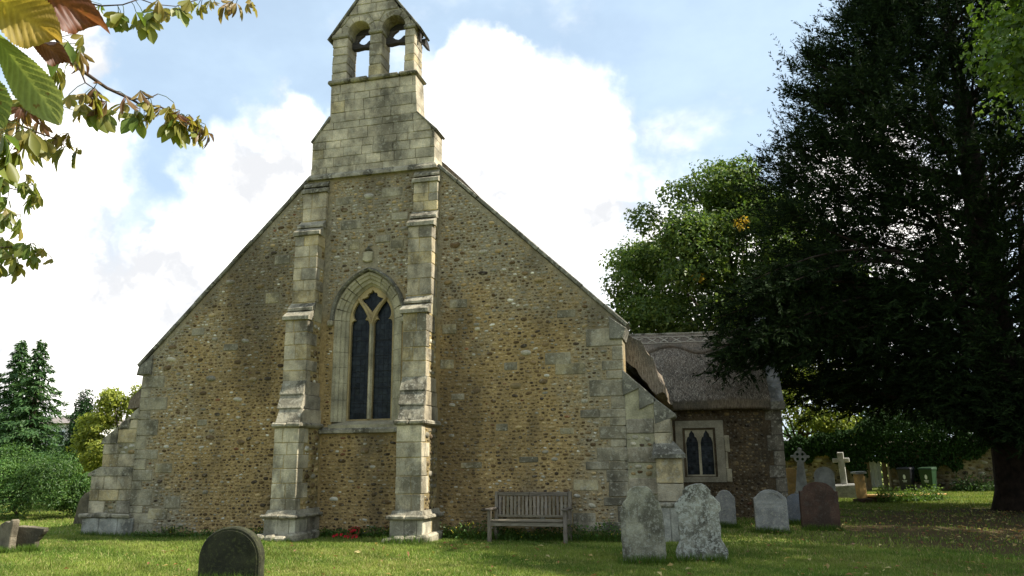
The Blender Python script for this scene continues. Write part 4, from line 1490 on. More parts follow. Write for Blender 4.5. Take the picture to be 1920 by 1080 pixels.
tuft(-13.9, -.12, -8.8, -.08, 2600, .06, .16, .05, 71)
tuft(-7.9, -.12, -6.0, -.10, 1200, .06, .18, .06, 72)
tuft(-5.2, -.14, -1.0, -.16, 4200, .08, .24, .09, 73)
tuft(-8.7, -1.2, -7.9, -1.2, 500, .05, .13, .05, 74)
tuft(-6.0, -1.2, -5.1, -1.2, 600, .06, .2, .06, 75)
tuft(-1.0, -.3, 0.2, .6, 700, .06, .16, .08, 76)
for i, (x, y, w_) in enumerate(((-.94, -2.9, .7), (-.1, -2.7, .8), (.46, 3.5, .5), (1.35, 2.4, .7), (2.15, 5, .5), (2.5, 3.5, .8), (-12.75, -3.1, .5), (-12.3, -2.9, .5), (-6.4, -5.5, .9), (5.4, 17.5, .9), (5.45, 14.5, .5))):
    tuft(x - w_ / 2, y - .1, x + w_ / 2, y - .1, 800, .05, .19, .06, 80 + i)
V = np.concatenate(Vs); Cc = np.concatenate(Cs)
o = put('grass', np_mesh('grass', V, np.arange(len(V)).reshape(-1, 3), Cc), M['grass'])
tag(o, 'short green lawn grass', kind='stuff')

# weeds with yellow flowers along the wall foot
def leafs(P, T, N, L, Wd, cols, fold=.25):
    """rhombic leaves: P base, T direction, N face normal"""
    B = np.cross(T, N)
    B /= np.linalg.norm(B, axis=1)[:, None] + 1e-9
    L = L[:, None]; Wd = Wd[:, None]
    mid = P + T * L * .5
    a = mid + B * Wd * .5 + N * Wd * fold
    b = mid - B * Wd * .5 + N * Wd * fold
    tip = P + T * L - N * L * .08
    k = len(P)
    V_ = np.stack([P, a, tip, b], 1).reshape(-1, 3)
    i = np.arange(k)[:, None] * 4
    F_ = np.concatenate([i + np.array([[0, 1, 2]]), i + np.array([[0, 2, 3]])], 0)
    return V_, F_, np.repeat(cols, 4, 0)


def unit(v):
    return v / (np.linalg.norm(v, axis=1)[:, None] + 1e-9)


rg = np.random.default_rng(91)
n_ = 4100
x = np.concatenate([rg.uniform(-5.1, -1.0, 2300), rg.uniform(-12.4, -9.0, 900), rg.uniform(-7.8, -6.1, 900)])
y = -.10 - np.abs(rg.normal(0, .16, n_)) * np.where(x > -5.2, 1.3, .7)
hgt = rg.uniform(.02, .30, n_) * np.where(x > -5.2, 1, .55) * (1 + .5 * vnoise(x * 3, y, 2.0))
P = np.stack([x, y, ground_z(x, y) + hgt], 1)
T = unit(rg.normal(0, 1, (n_, 3)) + np.array([0, -.3, .4])); N = unit(rg.normal(0, .6, (n_, 3)) + np.array([0, -.4, 1]))
isf = (rg.uniform(0, 1, n_) < .09) & (hgt > .12)
Lw = np.where(isf, .028, rg.uniform(.03, .075, n_)); Ww = np.where(isf, .028, Lw * .5)
cc = np.where(isf[:, None], np.array([.62, .50, .05]), np.array([.055, .11, .018]) * rg.uniform(.6, 1.6, (n_, 1)))
V, F, Cc = leafs(P, T, N, Lw, Ww, cc)
o = put('wildflowers', np_mesh('wildflowers', V, F, Cc), M['leaf'])
tag(o, 'low weeds with small yellow flowers along the church wall foot', 'weeds', kind='stuff')

# fallen leaves, thick on the right under the trees
n_ = 1300
x = np.concatenate([rg.uniform(1.0, 9, 360), rg.normal(7.2, 1.8, 800), rg.uniform(-10, 2, 140)]); y = np.concatenate([rg.uniform(-4.5, 11, 360), rg.normal(2.0, 4.0, 800), rg.uniform(-6, -1.2, 140)])
P = np.stack([x, y, ground_z(x, y) + .045], 1)
T = unit(rg.normal(0, 1, (n_, 3)) * np.array([1, 1, .25])); N = unit(rg.normal(0, .35, (n_, 3)) + np.array([0, 0, 1]))
Lw = rg.uniform(.05, .12, n_)
cc = np.array([(.40, .28, .10), (.30, .15, .06), (.22, .10, .05), (.48, .40, .18)])[rg.integers(0, 4, n_)] * rg.uniform(.7, 1.2, (n_, 1))
V, F, Cc = leafs(P, T, N, Lw, Lw * .5, cc)
o = put('fallen_leaves', np_mesh('fallen_leaves', V, F, Cc), M['leaf'])
tag(o, 'dry brown leaves scattered over the lawn', 'leaves', kind='stuff')

# ------------------------------------------------------------------ bench
random.seed(3)
bx, by, bz = -3.30, -.42, float(ground_z(-3.3, -.5))
bench = thing('bench', 'weathered grey slatted wooden bench against the church wall', 'bench', (bx, by, bz), rot=(0, 0, RAD(-1.5)))


def wcol():
    k = random.uniform(.75, 1.2)
    return (k, k * random.uniform(.95, 1.0), k * random.uniform(.86, 1.0))


for s in (-1, 1):
    MB().cbox(s * .74 - .035, s * .74 + .035, -.27, -.20, -.03, .60, .006, .002, wcol()).build('leg', M['bench'], bench)
    o = MB().cbox(-.035, .035, -.035, .035, -.03, .93, .006, .002, wcol(), xf=Matrix.Translation((s * .74, .22, 0)) @ Matrix.Rotation(RAD(-4), 4, 'X')).build('leg', M['bench'], bench)
    MB().cbox(s * .75 - .055, s * .75 + .055, -.34, .24, .60, .635, .012, .003, tuple(q * .7 for q in wcol())).build('armrest', M['bench_h'], bench)
    MB().cbox(s * .74 - .02, s * .74 + .02, -.20, .20, .33, .39, .005, .002, wcol()).build('side_rail', M['bench_h'], bench)
MB().cbox(-.705, .705, -.268, -.235, .31, .385, .006, .002, wcol()).build('front_rail', M['bench_h'], bench)
for i in range(5):
    yy = -.29 + i * .098
    MB().cbox(-.76 if i else -.70, .76 if i else .70, yy, yy + .085, .392, .415, .006, .002, wcol()).build('seat_slat', M['bench_h'], bench)
tb = lambda z: .215 + (z - .4) * math.tan(RAD(4))
for x0, x1 in ((-.705, -.06), (-.058, .705)):
    MB().cbox(x0, x1, tb(.88) - .03, tb(.88) + .02, .845, .92, .008, .002, tuple(q * .8 for q in wcol())).build('top_rail', M['bench_h'], bench)
MB().cbox(-.705, .705, tb(.46) - .02, tb(.46) + .02, .44, .49, .006, .002, wcol()).build('bottom_rail', M['bench_h'], bench)
for i in range(18):
    xx = -.66 + i * 1.32 / 17
    MB().cbox(-.0255, .0255, -.010, .010, -.205, .205, .004, .0015, wcol(), xf=Matrix.Translation((xx, tb(.665), .665)) @ Matrix.Rotation(RAD(-4), 4, 'X')).build('back_slat', M['bench'], bench)

# ------------------------------------------------------------------ poppy wreath at the wall foot
gz_ = float(ground_z(-7.0, -.4))
wr = thing('poppy_wreath', 'small red poppy wreath on the grass between the west buttresses', 'wreath', (-7.02, -.36, gz_), rot=(RAD(-50), 0, 0))
mb = MB()
for k in range(18):
    a = k / 18 * 6.283
    mb.cbox(-.03, .03, -.03, .03, -.025, .025, .012, .004, (.03, .06, .015), xf=Matrix.Translation((.12 * math.cos(a), -.02, .14 + .12 * math.sin(a))) @ Matrix.Rotation(-a, 4, 'Y'))
mb.build('ring', M['leaf_dark'], wr)


def poppy(parent, x, y, z, r):
    mb_ = MB()
    vs, fs = [(x, y - .012, z)], []
    for k in range(12):
        a = k / 12 * 6.283
        rr = r * (1 if k % 3 else .72)
        vs.append((x + rr * math.cos(a), y - .03 - .01 * (k % 2), z + rr * math.sin(a)))
    for k in range(12):
        fs.append((0, 1 + k, 1 + (k + 1) % 12))
    mb_.add(vs, fs)
    mb_.build('poppy', M['poppy'], parent)


for k in range(11):
    a = k / 11 * 6.283
    poppy(wr, .12 * math.cos(a), -.02, .14 + .12 * math.sin(a), .034)
for k in range(4):
    poppy(wr, random.uniform(-.05, .05), -.035, .14 + random.uniform(-.05, .05), .04)
t = thing('poppy_cross', 'low row of red poppies and stems lying beside the wreath', 'poppies', (-7.1, -.62, float(ground_z(-7.1, -.62))), rot=(RAD(-35), 0, 0))
for k in range(7):
    poppy(t, -.22 + k * .085 + random.uniform(-.02, .02), random.uniform(-.02, .02), .06 + random.uniform(-.02, .03), .035)
mb = MB()
for k in range(7):
    mb.tube([(-.22 + k * .085, 0, -.03), (-.22 + k * .085, -.01, .06)], .005, 5, (.04, .08, .02))
mb.build('stems', M['leaf_dark'], t)

# ------------------------------------------------------------------ headstones


def head_profile(kind, w, h, seed=0):
    rd = random.Random(seed)
    hw = w / 2
    if kind == 'round':
        r = hw
        top = [(hw * math.cos(t), h - r * .92 + r * .92 * math.sin(t)) for t in np.linspace(0, math.pi, 18)]
        pts = [(-hw, -.3), (hw, -.3)] + top
    elif kind == 'shoulder':           # round head on small square shoulders
        r = hw * .80
        top = [(hw, h - r * .62)] + [(hw * .84, h - r * .60)] + [(r * math.cos(t), h - r * .62 + r * .62 * math.sin(t)) for t in np.linspace(.12, math.pi - .12, 14)] + [(-hw * .84, h - r * .60), (-hw, h - r * .62)]
        pts = [(-hw, -.3), (hw, -.3)] + top
    elif kind == 'scroll':             # worn baroque top with a narrow crown
        half = [(1, .60), (.98, .66), (.92, .70), (.88, .76), (.80, .80), (.70, .82), (.62, .86), (.58, .92), (.48, .965), (.30, .99), (.12, 1.0)]
        top = [(x * hw, z * h) for x, z in half] + [(-x * hw, z * h) for x, z in half[::-1]]
        pts = [(-hw, -.3), (hw, -.3)] + top
    elif kind == 'crown':              # narrow crown over stepped shoulders with flared foot
        half = [(1.06, 0), (1.06, .16), (.98, .22), (.86, .30), (.84, .62), (.93, .66), (.92, .76), (.80, .80), (.68, .84), (.56, .86), (.55, .92), (.44, .97), (.22, 1.0)]
        top = [(x * hw, z * h) for x, z in half] + [(-x * hw, z * h) for x, z in half[::-1]]
        pts = [(-hw * 1.06, -.3), (hw * 1.06, -.3)] + top
    elif kind == 'ogee':
        half = [(1, .78), (.95, .82), (.82, .84), (.72, .89), (.5, .955), (.25, .99)]
        top = [(x * hw, z * h) for x, z in half] + [(0, h)] + [(-x * hw, z * h) for x, z in half[::-1]]
        pts = [(-hw, -.3), (hw, -.3)] + top
    else:
        pts = kind
    return pts


def roughen(pts, amp, rd):
    out = []
    for i in range(len(pts)):
        a, b = pts[i], pts[(i + 1) % len(pts)]
        d = math.hypot(b[0] - a[0], b[1] - a[1])
        k = max(1, int(d / .06))
        for t in range(k):
            x_, z_ = a[0] + (b[0] - a[0]) * t / k, a[1] + (b[1] - a[1]) * t / k
            out.append((x_ + rd.uniform(-amp, amp), z_ + rd.uniform(-amp, amp)))
    return out


def headstone(label, kind, w, h, t, loc, rz, mat, lean=(0, 0), rough=.003, seed=1, group='headstones', edge=.012, name='headstone'):
    rd = random.Random(seed)
    pts = roughen(head_profile(kind, w, h, seed), rough, rd)
    mb_ = MB().prism(pts, -t / 2, t / 2, edge)
    # back chamfer is hidden; front face gets its own edge
    o_ = mb_.build(name, M[mat])
    o_.location = (loc[0], loc[1], float(ground_z(loc[0], loc[1])) if len(loc) < 3 else loc[2])
    o_.rotation_euler = (RAD(lean[0]), RAD(lean[1]), RAD(rz))
    tag(o_, label, 'headstone', group)
    return o_


fg = headstone('dark round-topped headstone in the near foreground, cut by the picture edge', 'round', .92, .76, .13, (-6.38, -5.5, -.02), 4, 'grave_dark', (0, -1), .001, 2, edge=.02)
MB().prism(inset(head_profile('round', .92, .76), .05), -.071, -.05, .004).build('face_panel', M['grave_dark'], fg)
headstone('broken brown stub of a headstone at the far left edge of the lawn', [(-.24, -.3), (.22, -.3), (.20, .30), (.23, .60), (.16, .62), (.10, .56), (-.06, .57), (-.24, .50)], 1, 1, .12, (-12.78, -3.05, 0), -18, 'grave_brown', (0, 2), .006, 4)
headstone('broken headstone with a jutting corner, behind the stub at the left edge', [(-.22, -.3), (.17, -.3), (.18, .18), (.34, .36), (.33, .42), (.14, .45), (-.22, .47)], 1, 1, .12, (-12.58, -2.75, 0), 10, 'grave_brown', (4, 0), .006, 5)
headstone('grey round-topped headstone leaning beside the left corner buttress', 'round', 1.0, 1.0, .14, (-16.45, 3.0, -.1), 0, 'grave_brown', (0, 10), .004, 6)
headstone('tall mossy grey headstone with worn scrolled top, left of the lichen-white pair', 'scroll', .66, 1.16, .12, (-.95, -2.9, .02), 5, 'grave_moss', (-2, -1.5), .006, 7)
headstone('white lichen-crusted headstone with narrow crown and flared foot', 'crown', .74, 1.18, .13, (-.10, -2.7, .02), 4, 'grave_lichen', (-2, -1), .010, 8)
headstone('dim grey headstone standing behind the lichen-crusted pair, against the porch', 'ogee', .44, .85, .10, (.45, 3.5, .02), 0, 'grave_grey', (-2, 0), .003, 9)
hc = headstone('grey headstone with curved shoulders on the lawn before the porch corner', 'ogee', .68, .90, .10, (1.36, 2.4, .02), 2, 'grave_grey', (-2, -.5), .003, 10)
MB().sweep([(x_ * .88, z_ * .93) for x_, z_ in head_profile('ogee', .68, .90)[2:]], [(-.010, -.062), (.010, -.062), (.010, -.045), (-.010, -.045)], 0).build('carved_band', M['grave_grey'], hc)
MB().cbox(-.27, .27, -.06, -.045, .60, .615, .004).build('carved_band', M['grave_grey'], hc)
headstone('low slate-blue headstone partly hidden by the red-brown one', 'round', .44, .70, .09, (2.14, 5.0, .02), 0, 'grave_slate', (-2, 1), .002, 11)
headstone('red-brown sandstone headstone with square shoulders, in shade', 'shoulder', .82, 1.02, .12, (2.48, 3.5, .02), 3, 'grave_red', (-3, 1), .004, 12)
headstone('orange-tan round headstone behind the porch corner', 'round', .60, 1.22, .10, (3.05, 14.0, .0), 0, 'grave_tan', (-2, -2), .002, 13)
wh = headstone('smooth pale round-topped headstone behind the red-brown one', 'round', .66, 1.24, .12, (4.14, 14.0, .0), -6, 'grave_pale', (-1, 0), .001, 14)
MB().sweep([(x_, z_) for x_, z_ in head_profile('round', .66, 1.24)[2:]] + [(-.33, 0)], [(-.005, -.075), (.02, -.075), (.02, .065), (-.005, .065)], 0).build('pale_rim', M['grave_pale'], wh)

# celtic cross
cc_ = thing('celtic_cross', 'weathered wheel-headed celtic cross on a tapering shaft', 'cross', (3.22, 13.0, 0), 'stone crosses', rot=(RAD(0), RAD(2), RAD(-4)))
sh = MB(); sh.hexa([(-.20, -.10, .42), (.20, -.10, .42), (.20, .10, .42), (-.20, .10, .42), (-.10, -.07, 1.42), (.10, -.07, 1.42), (.10, .07, 1.42), (-.10, .07, 1.42)]); sh.build('shaft', M['grave_pale'], cc_)
MB().cbox(-.26, .26, -.2, .2, .0, .36, .02, .006).build('base', M['grave_pale'], cc_)
MB().cbox(-.235, .235, -.15, .15, .362, .43, .02, .004).build('base_mould', M['grave_pale'], cc_)
ring = []
out_ = [(.215 * math.cos(t), 1.60 + .215 * math.sin(t)) for t in np.linspace(0, 2 * math.pi, 28, endpoint=False)]
hs_ = []
for k in range(4):
    a = math.pi / 4 + k * math.pi / 2
    cx_, cz_ = .115 * math.cos(a), 1.60 + .115 * math.sin(a)
    hs_.append([(cx_ + .05 * math.cos(t), cz_ + .05 * math.sin(t)) for t in np.linspace(0, 2 * math.pi, 10, endpoint=False)][::-1])
mb = MB(); plate(mb, out_, hs_, -.06, .06, (.4, .4, .35)); mb.build('wheel_head', M['grave_pale'], cc_)
for dx, dz in ((1, 0), (-1, 0), (0, 1)):
    MB().cbox(-.06 if dz else min(dx * .19, dx * .31), .06 if dz else max(dx * .19, dx * .31), -.055, .055, 1.56 if not dz else 1.79, 1.65 if not dz else 1.90, .025, .004).build('cross_arm', M['grave_pale'], cc_)

# latin cross on a block
lc = thing('latin_cross', 'plain stone latin cross on a big rough block', 'cross', (5.36, 17.5, 0), 'stone crosses', rot=(0, RAD(-2), RAD(-3)))
MB().cbox(-.42, .42, -.3, .3, -.2, .53, .05, .015).build('block', M['grave_grey'], lc)
MB().cbox(-.115, .115, -.08, .08, .532, 1.76, .025, .006).build('shaft', M['grave_pale'], lc)
MB().cbox(-.31, -.117, -.08, .08, 1.36, 1.53, .02, .005).build('cross_arm', M['grave_pale'], lc)
MB().cbox(.117, .31, -.08, .08, 1.36, 1.53, .02, .005).build('cross_arm', M['grave_pale'], lc)

# short square pillar with cap
pl = thing('stone_pillar', 'short square stone pillar with a flat cap beside the low tomb', 'pillar', (5.40, 14.5, 0), rot=(0, RAD(-3), RAD(20)))
MB().cbox(-.24, .24, -.24, .24, -.2, .14, .02, .005).build('base', M['grave_red'], pl)
MB().cbox(-.135, .135, -.135, .135, .142, .98, .02, .004).build('shaft', M['grave_tan'], pl)
MB().cbox(-.2, .2, -.2, .2, .982, 1.07, .02, .004).build('cap', M['grave_pale'], pl)

# low ledger tomb
lt = thing('ledger_tomb', 'low flat ledger tomb overgrown with weeds', 'tomb', (7.0, 15.6, 0), rot=(0, 0, RAD(38)))
MB().cbox(-1.5, 1.5, -.45, .45, -.1, .17, .03, .01).build('kerb_base', M['grave_red'], lt)
MB().cbox(-1.6, 1.6, -.52, .52, .172, .25, .03, .01).build('slab', M['grave_tan'], lt)
rg = np.random.default_rng(19)
n_ = 2600
u_ = rg.uniform(-1.7, 1.3, n_); c38, s38 = math.cos(RAD(38)), math.sin(RAD(38))
v_ = rg.normal(-.45, .16, n_)
hg = np.abs(rg.normal(0, .16, n_)) * (1 + .8 * vnoise(u_ * 2.5, u_ * 0, 1.0))
P = np.stack([7.0 + u_ * c38 - v_ * s38, 15.6 + u_ * s38 + v_ * c38, .03 + np.clip(hg, 0, .5)], 1)
V, F, Cc = leafs(P, unit(rg.normal(0, 1, (n_, 3)) + [0, 0, .4]), unit(rg.normal(0, .5, (n_, 3)) + [.3, -.3, 1]), rg.uniform(.06, .13, n_), rg.uniform(.03, .07, n_), np.array([.09, .16, .025]) * rg.uniform(.6, 1.4, (n_, 1)))
o = put('tomb_weeds', np_mesh('tomb_weeds', V, F, Cc), M['leaf'])
tag(o, 'leafy green weeds sprouting round the low ledger tomb', 'weeds', kind='stuff')

# ------------------------------------------------------------------ wheelie bins


def wheelie(label, mat, x, y, rz, print_txt):
    t_ = thing('wheelie_bin', label, 'bin', (x, y, 0), 'wheelie bins by the wall', rot=(0, 0, RAD(rz)))
    b = MB()
    b.hexa([(-.21, -.24, .10), (.21, -.24, .10), (.21, .22, .10), (-.21, .22, .10), (-.275, -.33, .96), (.275, -.33, .96), (.275, .33, .96), (-.275, .33, .96)])
    b.build('body', M[mat], t_)
    MB().cbox(-.295, .295, -.36, .345, .962, 1.0, .012, .0).build('rim', M[mat], t_)
    l_ = MB()
    l_.hexa([(-.30, -.38, 1.002), (.30, -.38, 1.002), (.30, .36, 1.002), (-.30, .36, 1.002), (-.27, -.34, 1.06), (.27, -.34, 1.06), (.27, .34, 1.10), (-.27, .34, 1.10)])
    l_.build('lid', M[mat], t_)
    MB().tube([(-.24, .42, 1.0), (.24, .42, 1.0)], .016, 8).build('handle', M[mat], t_)
    for s in (-1, 1):
        MB().tube([(s * .22, .27, .10), (s * .275, .27, .10)], .10, 16).build('wheel', M['bin_black'], t_)
    # white oval emblem and two lines of lettering on the front (leaning with the panel)
    def face(xx, z): 
        return (xx, -.24 - (z - .10) / .86 * .09 - .004, z)
    em = MB()
    em.add([face(.055 * math.cos(a), .66 + .105 * math.sin(a)) for a in np.linspace(0, 6.283, 20, endpoint=False)], [tuple(range(20))])
    em.build('emblem', M['print_white'], t_)
    tx = MB()
    for row, (w_, z) in enumerate(((.20, .48), (.15, .43))):
        k = 7 if row == 0 else 6
        for i in range(k):
            a0 = -w_ / 2 + w_ * i / k
            tx.add([face(a0, z), face(a0 + w_ / k * .7, z), face(a0 + w_ / k * .7, z + .035), face(a0, z + .035)], [(0, 1, 2, 3)])
    tx.build('lettering', M['print_white'], t_)
    return t_


wheelie('dark green wheelie bin with white oval emblem against the churchyard wall', 'bin_green', 9.75, 22.9, -32, '')
wheelie('black wheelie bin with white emblem left of the green one', 'bin_black', 8.95, 23.3, -30, '')

# ------------------------------------------------------------------ churchyard wall, gate
cw = MB().cbox(2.5, 7.4, 24.0, 24.5, -.3, 2.02, .01).cbox(8.45, 26, 24.0, 24.5, -.3, 2.15, .01).build('churchyard_wall', stone_mat('yard_mortar', (.26, .21, .12), var=.4, lichen=.2, dark=.5, bump=.9))
tag(cw, 'old rubble churchyard wall, half hidden by ivy behind the bins', 'wall')
for (a, b, h_) in ((2.5, 7.4, 2.0), (8.5, 16, 2.1)):
    mk = np.ones((int(h_ / .02), int((b - a) / .02)), bool)
    Q = pack(mk, a, 0, .02, [(700, .12, .2, .4, .6, .015), (2500, .07, .11, .45, .7, .014), (4000, .04, .06, .5, .8, .012)], 95, .16)
    Cq = pick_cols(Q, lambda x, z: .45, 96)
    od = np.argsort(-(Q[:, 2] * Q[:, 3]))
    stones_single('wall_stone', Q[od[:70]], Cq[od[:70]], (0, 24.0, 0), (1, 0, 0), (0, -1, 0), 97, M['rubble'], cw)
    stones_joined('wall_infill', Q[od[70:]], Cq[od[70:]], (0, 24.0, 0), (1, 0, 0), (0, -1, 0), 98, M['rubble'], cw)
    x = a
    while x < b - .1:
        e = min(x + random.uniform(.4, .7), b)
        MB().cbox(x + .005, e - .005, 23.93, 24.57, h_ + .03, h_ + .14, .03, .012).build('coping_stone', M['coping'], cw)
        x = e
gt = thing('gate', 'battered whitish plank gate with brown posts in the churchyard wall', 'gate', (7.9, 24.1, 0))
for i in range(4):
    xa = 7.48 + i * .15
    MB().cbox(xa, xa + .14, 24.04, 24.07, .12 + random.uniform(0, .1), 1.50 - random.uniform(0, .15), .006, .004, wcol()).build('plank', M['white_board'], gt)
for z in (.4, 1.0):
    MB().cbox(7.47, 8.08, 24.072, 24.11, z, z + .1, .006, .003, wcol()).build('cross_rail', M['white_board'], gt)
for xa in (7.41, 8.14):
    MB().cbox(xa, xa + .18, 24.0, 24.16, -.2, 2.05, .012, .006, wcol()).build('post', M['post_wood'], gt)

# ------------------------------------------------------------------ house far left behind the conifers
hs = thing('house', 'pale rendered house glimpsed between the conifers at the left', 'house', (-59, 43, 0))
MB().cbox(-66, -52.4, 40, 47, -.3, 5.1, .01).build('wall', M['house_wall'], hs)
mb = MB(); mb.hexa([(-66.4, 39.5, 5.1), (-52.0, 39.5, 5.1), (-52.0, 47.5, 5.1), (-66.4, 47.5, 5.1), (-66.4, 43.2, 5.9), (-52.0, 43.2, 5.9), (-52.0, 43.8, 5.9), (-66.4, 43.8, 5.9)])
rf = mb.build('roof', M['house_roof'], hs)
MB().cbox(-61.4, -60.6, 43, 44, 5.5, 9.4, .02).build('chimney', M['house_roof'], rf)
mb = MB(); mb.tube([(-61.0, 43.2, 9.3), (-61.0, 43.2, 11.6)], .03, 6)
for z in (10.9, 11.2, 11.5):
    mb.tube([(-61.5, 43.2, z), (-60.4, 43.2, z)], .02, 5)
mb.build('aerial', M['iron'], rf)
for x in (-64, -60.5, -57, -54):
    w_ = MB().cbox(x - .6, x + .6, 39.94, 40.02, 3.2, 4.5, .01).build('window', M['print_white'], hs)
    MB().cbox(x - .5, x + .5, 39.90, 39.95, 3.3, 4.4, .01).build('pane', M['glass'], w_)

# ------------------------------------------------------------------ trees
def blobs_leaves(blobs, per, size, cols, seed, up=.6, out=.7, shell=.55, aspect=.62, jitter=.5, limit=None):
    """leaves spread through a set of ellipsoidal boughs: (centre, radii)"""
    rg = np.random.default_rng(seed)
    Ps, Ts, Ns, Ls, Cc = [], [], [], [], []
    cols = np.array(cols)
    for bi, (c, r) in enumerate(blobs):
        r = np.array(r if hasattr(r, '__len__') else (r, r, r * .8))
        k = int(per * (r[0] * r[1] * r[2]) ** (2 / 3))
        d = unit(rg.normal(0, 1, (k, 3)))
        rad = 1 - np.abs(rg.normal(0, .28, (k, 1))) * (1 - shell) * 2
        lump = 1 + .22 * (np.sin(d[:, :1] * 5 + bi) + np.sin(d[:, 1:2] * 6 + 2 * bi) + np.sin(d[:, 2:] * 5 - bi)) / 1.6
        P = np.array(c) + d * r * np.clip(rad, .1, 1.1) * lump
        N = unit(d * out + np.array([0, 0, up]) + rg.normal(0, jitter, (k, 3)))
        T = unit(np.cross(N, rg.normal(0, 1, (k, 3))) + np.array([0, 0, -.35]))
        L = size * rg.uniform(.65, 1.3, k)
        tone = rg.uniform(.75, 1.25)
        col = cols[rg.integers(0, len(cols), k)] * tone * rg.uniform(.75, 1.25, (k, 1))
        Ps.append(P); Ts.append(T); Ns.append(N); Ls.append(L); Cc.append(col)
    P, T, N, L, Cc = map(np.concatenate, (Ps, Ts, Ns, Ls, Cc))
    return leafs(P, T, N, L, L * aspect, Cc)


def scatter_boughs(centre, radii, n_, r0, r1, seed, low=-.8, inner=.45):
    rg = np.random.default_rng(seed)
    out_ = []
    while len(out_) < n_:
        d = unit(rg.normal(0, 1, (1, 3)))[0]
        if d[2] < low:
            continue
        q = rg.uniform(inner, 1) ** .6
        c = np.array(centre) + d * np.array(radii) * q
        r = rg.uniform(r0, r1)
        out_.append((c, (r, r, r * rg.uniform(.6, .85))))
    return out_


def broad_tree(name, label, base, top, blobs, per, size, cols, seed, mat='leaf', trunk_r=.3, group=None, limbs=16, extra=None, **kw):
    t_ = thing(name, label, 'tree', base, group)
    b = MB()
    base, top = Vector(base), Vector(top)
    rd = random.Random(seed)
    path = [base + (top - base) * f + Vector((rd.uniform(-.12, .12), rd.uniform(-.12, .12), 0)) * (1 if 0 < f < 1 else 0) for f in np.linspace(0, 1, 7)]
    path[0].z -= .3
    b.tube(path, [trunk_r * (1.35 if i == 0 else 1 - .12 * i) for i in range(7)], 10)
    b.build('trunk', M['bark'], t_, True)
    lb = MB()
    for i in range(min(limbs, len(blobs))):
        c = Vector(blobs[i * len(blobs) // limbs % len(blobs)][0])
        s = base + (top - base) * rd.uniform(.35, .95)
        mid = (s + c) / 2 + Vector((rd.uniform(-.3, .3), rd.uniform(-.3, .3), rd.uniform(.0, .6)))
        lb.tube([s, mid, c], [trunk_r * .34, trunk_r * .2, trunk_r * .06], 6)
    lb.build('limbs', M['bark'], t_, True)
    V_, F_, C_ = blobs_leaves(blobs, per, size, cols, seed, **kw)
    put('crown', np_mesh('crown', V_, F_, C_), M[mat], t_)
    return t_


GREEN_MID = [(.078, .135, .022), (.108, .165, .028), (.150, .200, .038), (.058, .105, .018)]
# broad tree behind the porch
bl = scatter_boughs((1.6, 20.5, 9.8), (5.2, 4.6, 4.9), 62, .95, 1.7, 101, -.75)
bl += [((-2.6, 19.5, 8.6), 1.1), ((-3.2, 19.5, 9.6), .85), ((-1.9, 19, 12.6), .9), ((-2.8, 19, 7.6), 1.0), ((-1.2, 19, 6.6), 1.2), ((1.0, 18.5, 6.2), 1.3), ((-.2, 19, 13.6), 1.0), ((2.4, 19, 14.3), 1.1), ((-3.0, 20, 6.6), .8), ((2.2, 18.5, 9.8), 1.3), ((1.2, 18.2, 8.2), 1.2)]
mid_tree = broad_tree('broadleaf_tree', 'broad green tree rising behind the thatched porch, one yellow spray in its crown', (2.0, 20.5, 0), (1.6, 20.5, 9.5), bl, 800, .19, GREEN_MID, 102, trunk_r=.34, limbs=24)
for q_, r_b in (((2.2, 16.3, 11.2), .34), ((.35, 16.4, 9.0), .24)):
    V, F, Cc = blobs_leaves([(q_, r_b)], 900, .16, [(.55, .36, .03), (.46, .32, .04)], 103)
    put('yellow_spray', np_mesh('yellow_spray', V, F, Cc), M['leaf'], mid_tree)['kind'] = 'stuff'

# bright tree behind the wall, right of the porch
bl = scatter_boughs((4.9, 27.5, 4.4), (3.0, 2.2, 2.6), 30, .7, 1.2, 111, -.7)
broad_tree('broadleaf_tree', 'low bright yellow-green tree lit behind the celtic cross', (5.0, 27.5, 0), (5.0, 27.5, 3.8), bl, 620, .19, [(.20, .25, .035), (.24, .27, .04), (.14, .19, .03)], 112, trunk_r=.18, limbs=10)
# darker trees far behind the wall on the right
for i, (x, y, h, r, s, lab) in enumerate(((11.5, 31, 5.2, 3.6, 121, 'dark green tree beyond the churchyard wall, behind the bins'), (19.5, 30, 7.5, 5.0, 122, 'tall dim tree beyond the wall at the right edge'), (-1.5, 32, 6.0, 4.0, 123, 'green tree beyond the nave roof end, low between gable and broad tree'))):
    bl = scatter_boughs((x, y, h * .62), (r, r * .8, h * .5), 22, 1.0, 1.7, s, -.7)
    broad_tree('broadleaf_tree', lab, (x, y, 0), (x, y, h * .6), bl, 240, .26, [(.035, .07, .012), (.055, .09, .016)], s, trunk_r=.2, limbs=8)

# light green tree at the right, trunk outside the frame; it shades the lawn
bl = scatter_boughs((12.0, .9, 10.6), (4.6, 4.3, 4.4), 56, 1.0, 1.75, 131, -.85)
bl += [((7.1, .6, 9.8), 1.0), ((6.5, .2, 9.1), .75), ((7.4, .8, 8.7), .8), ((7.6, .6, 11.0), .9), ((6.9, .2, 9.0), .5)]
broad_tree('sycamore_tree', 'light green overhanging tree at the top right corner, in front of the yew', (13.2, .9, 0), (12.6, .9, 10), bl, 640, .15, [(.065, .115, .014), (.09, .14, .018), (.05, .09, .012)], 132, trunk_r=.34, limbs=24, aspect=.85)

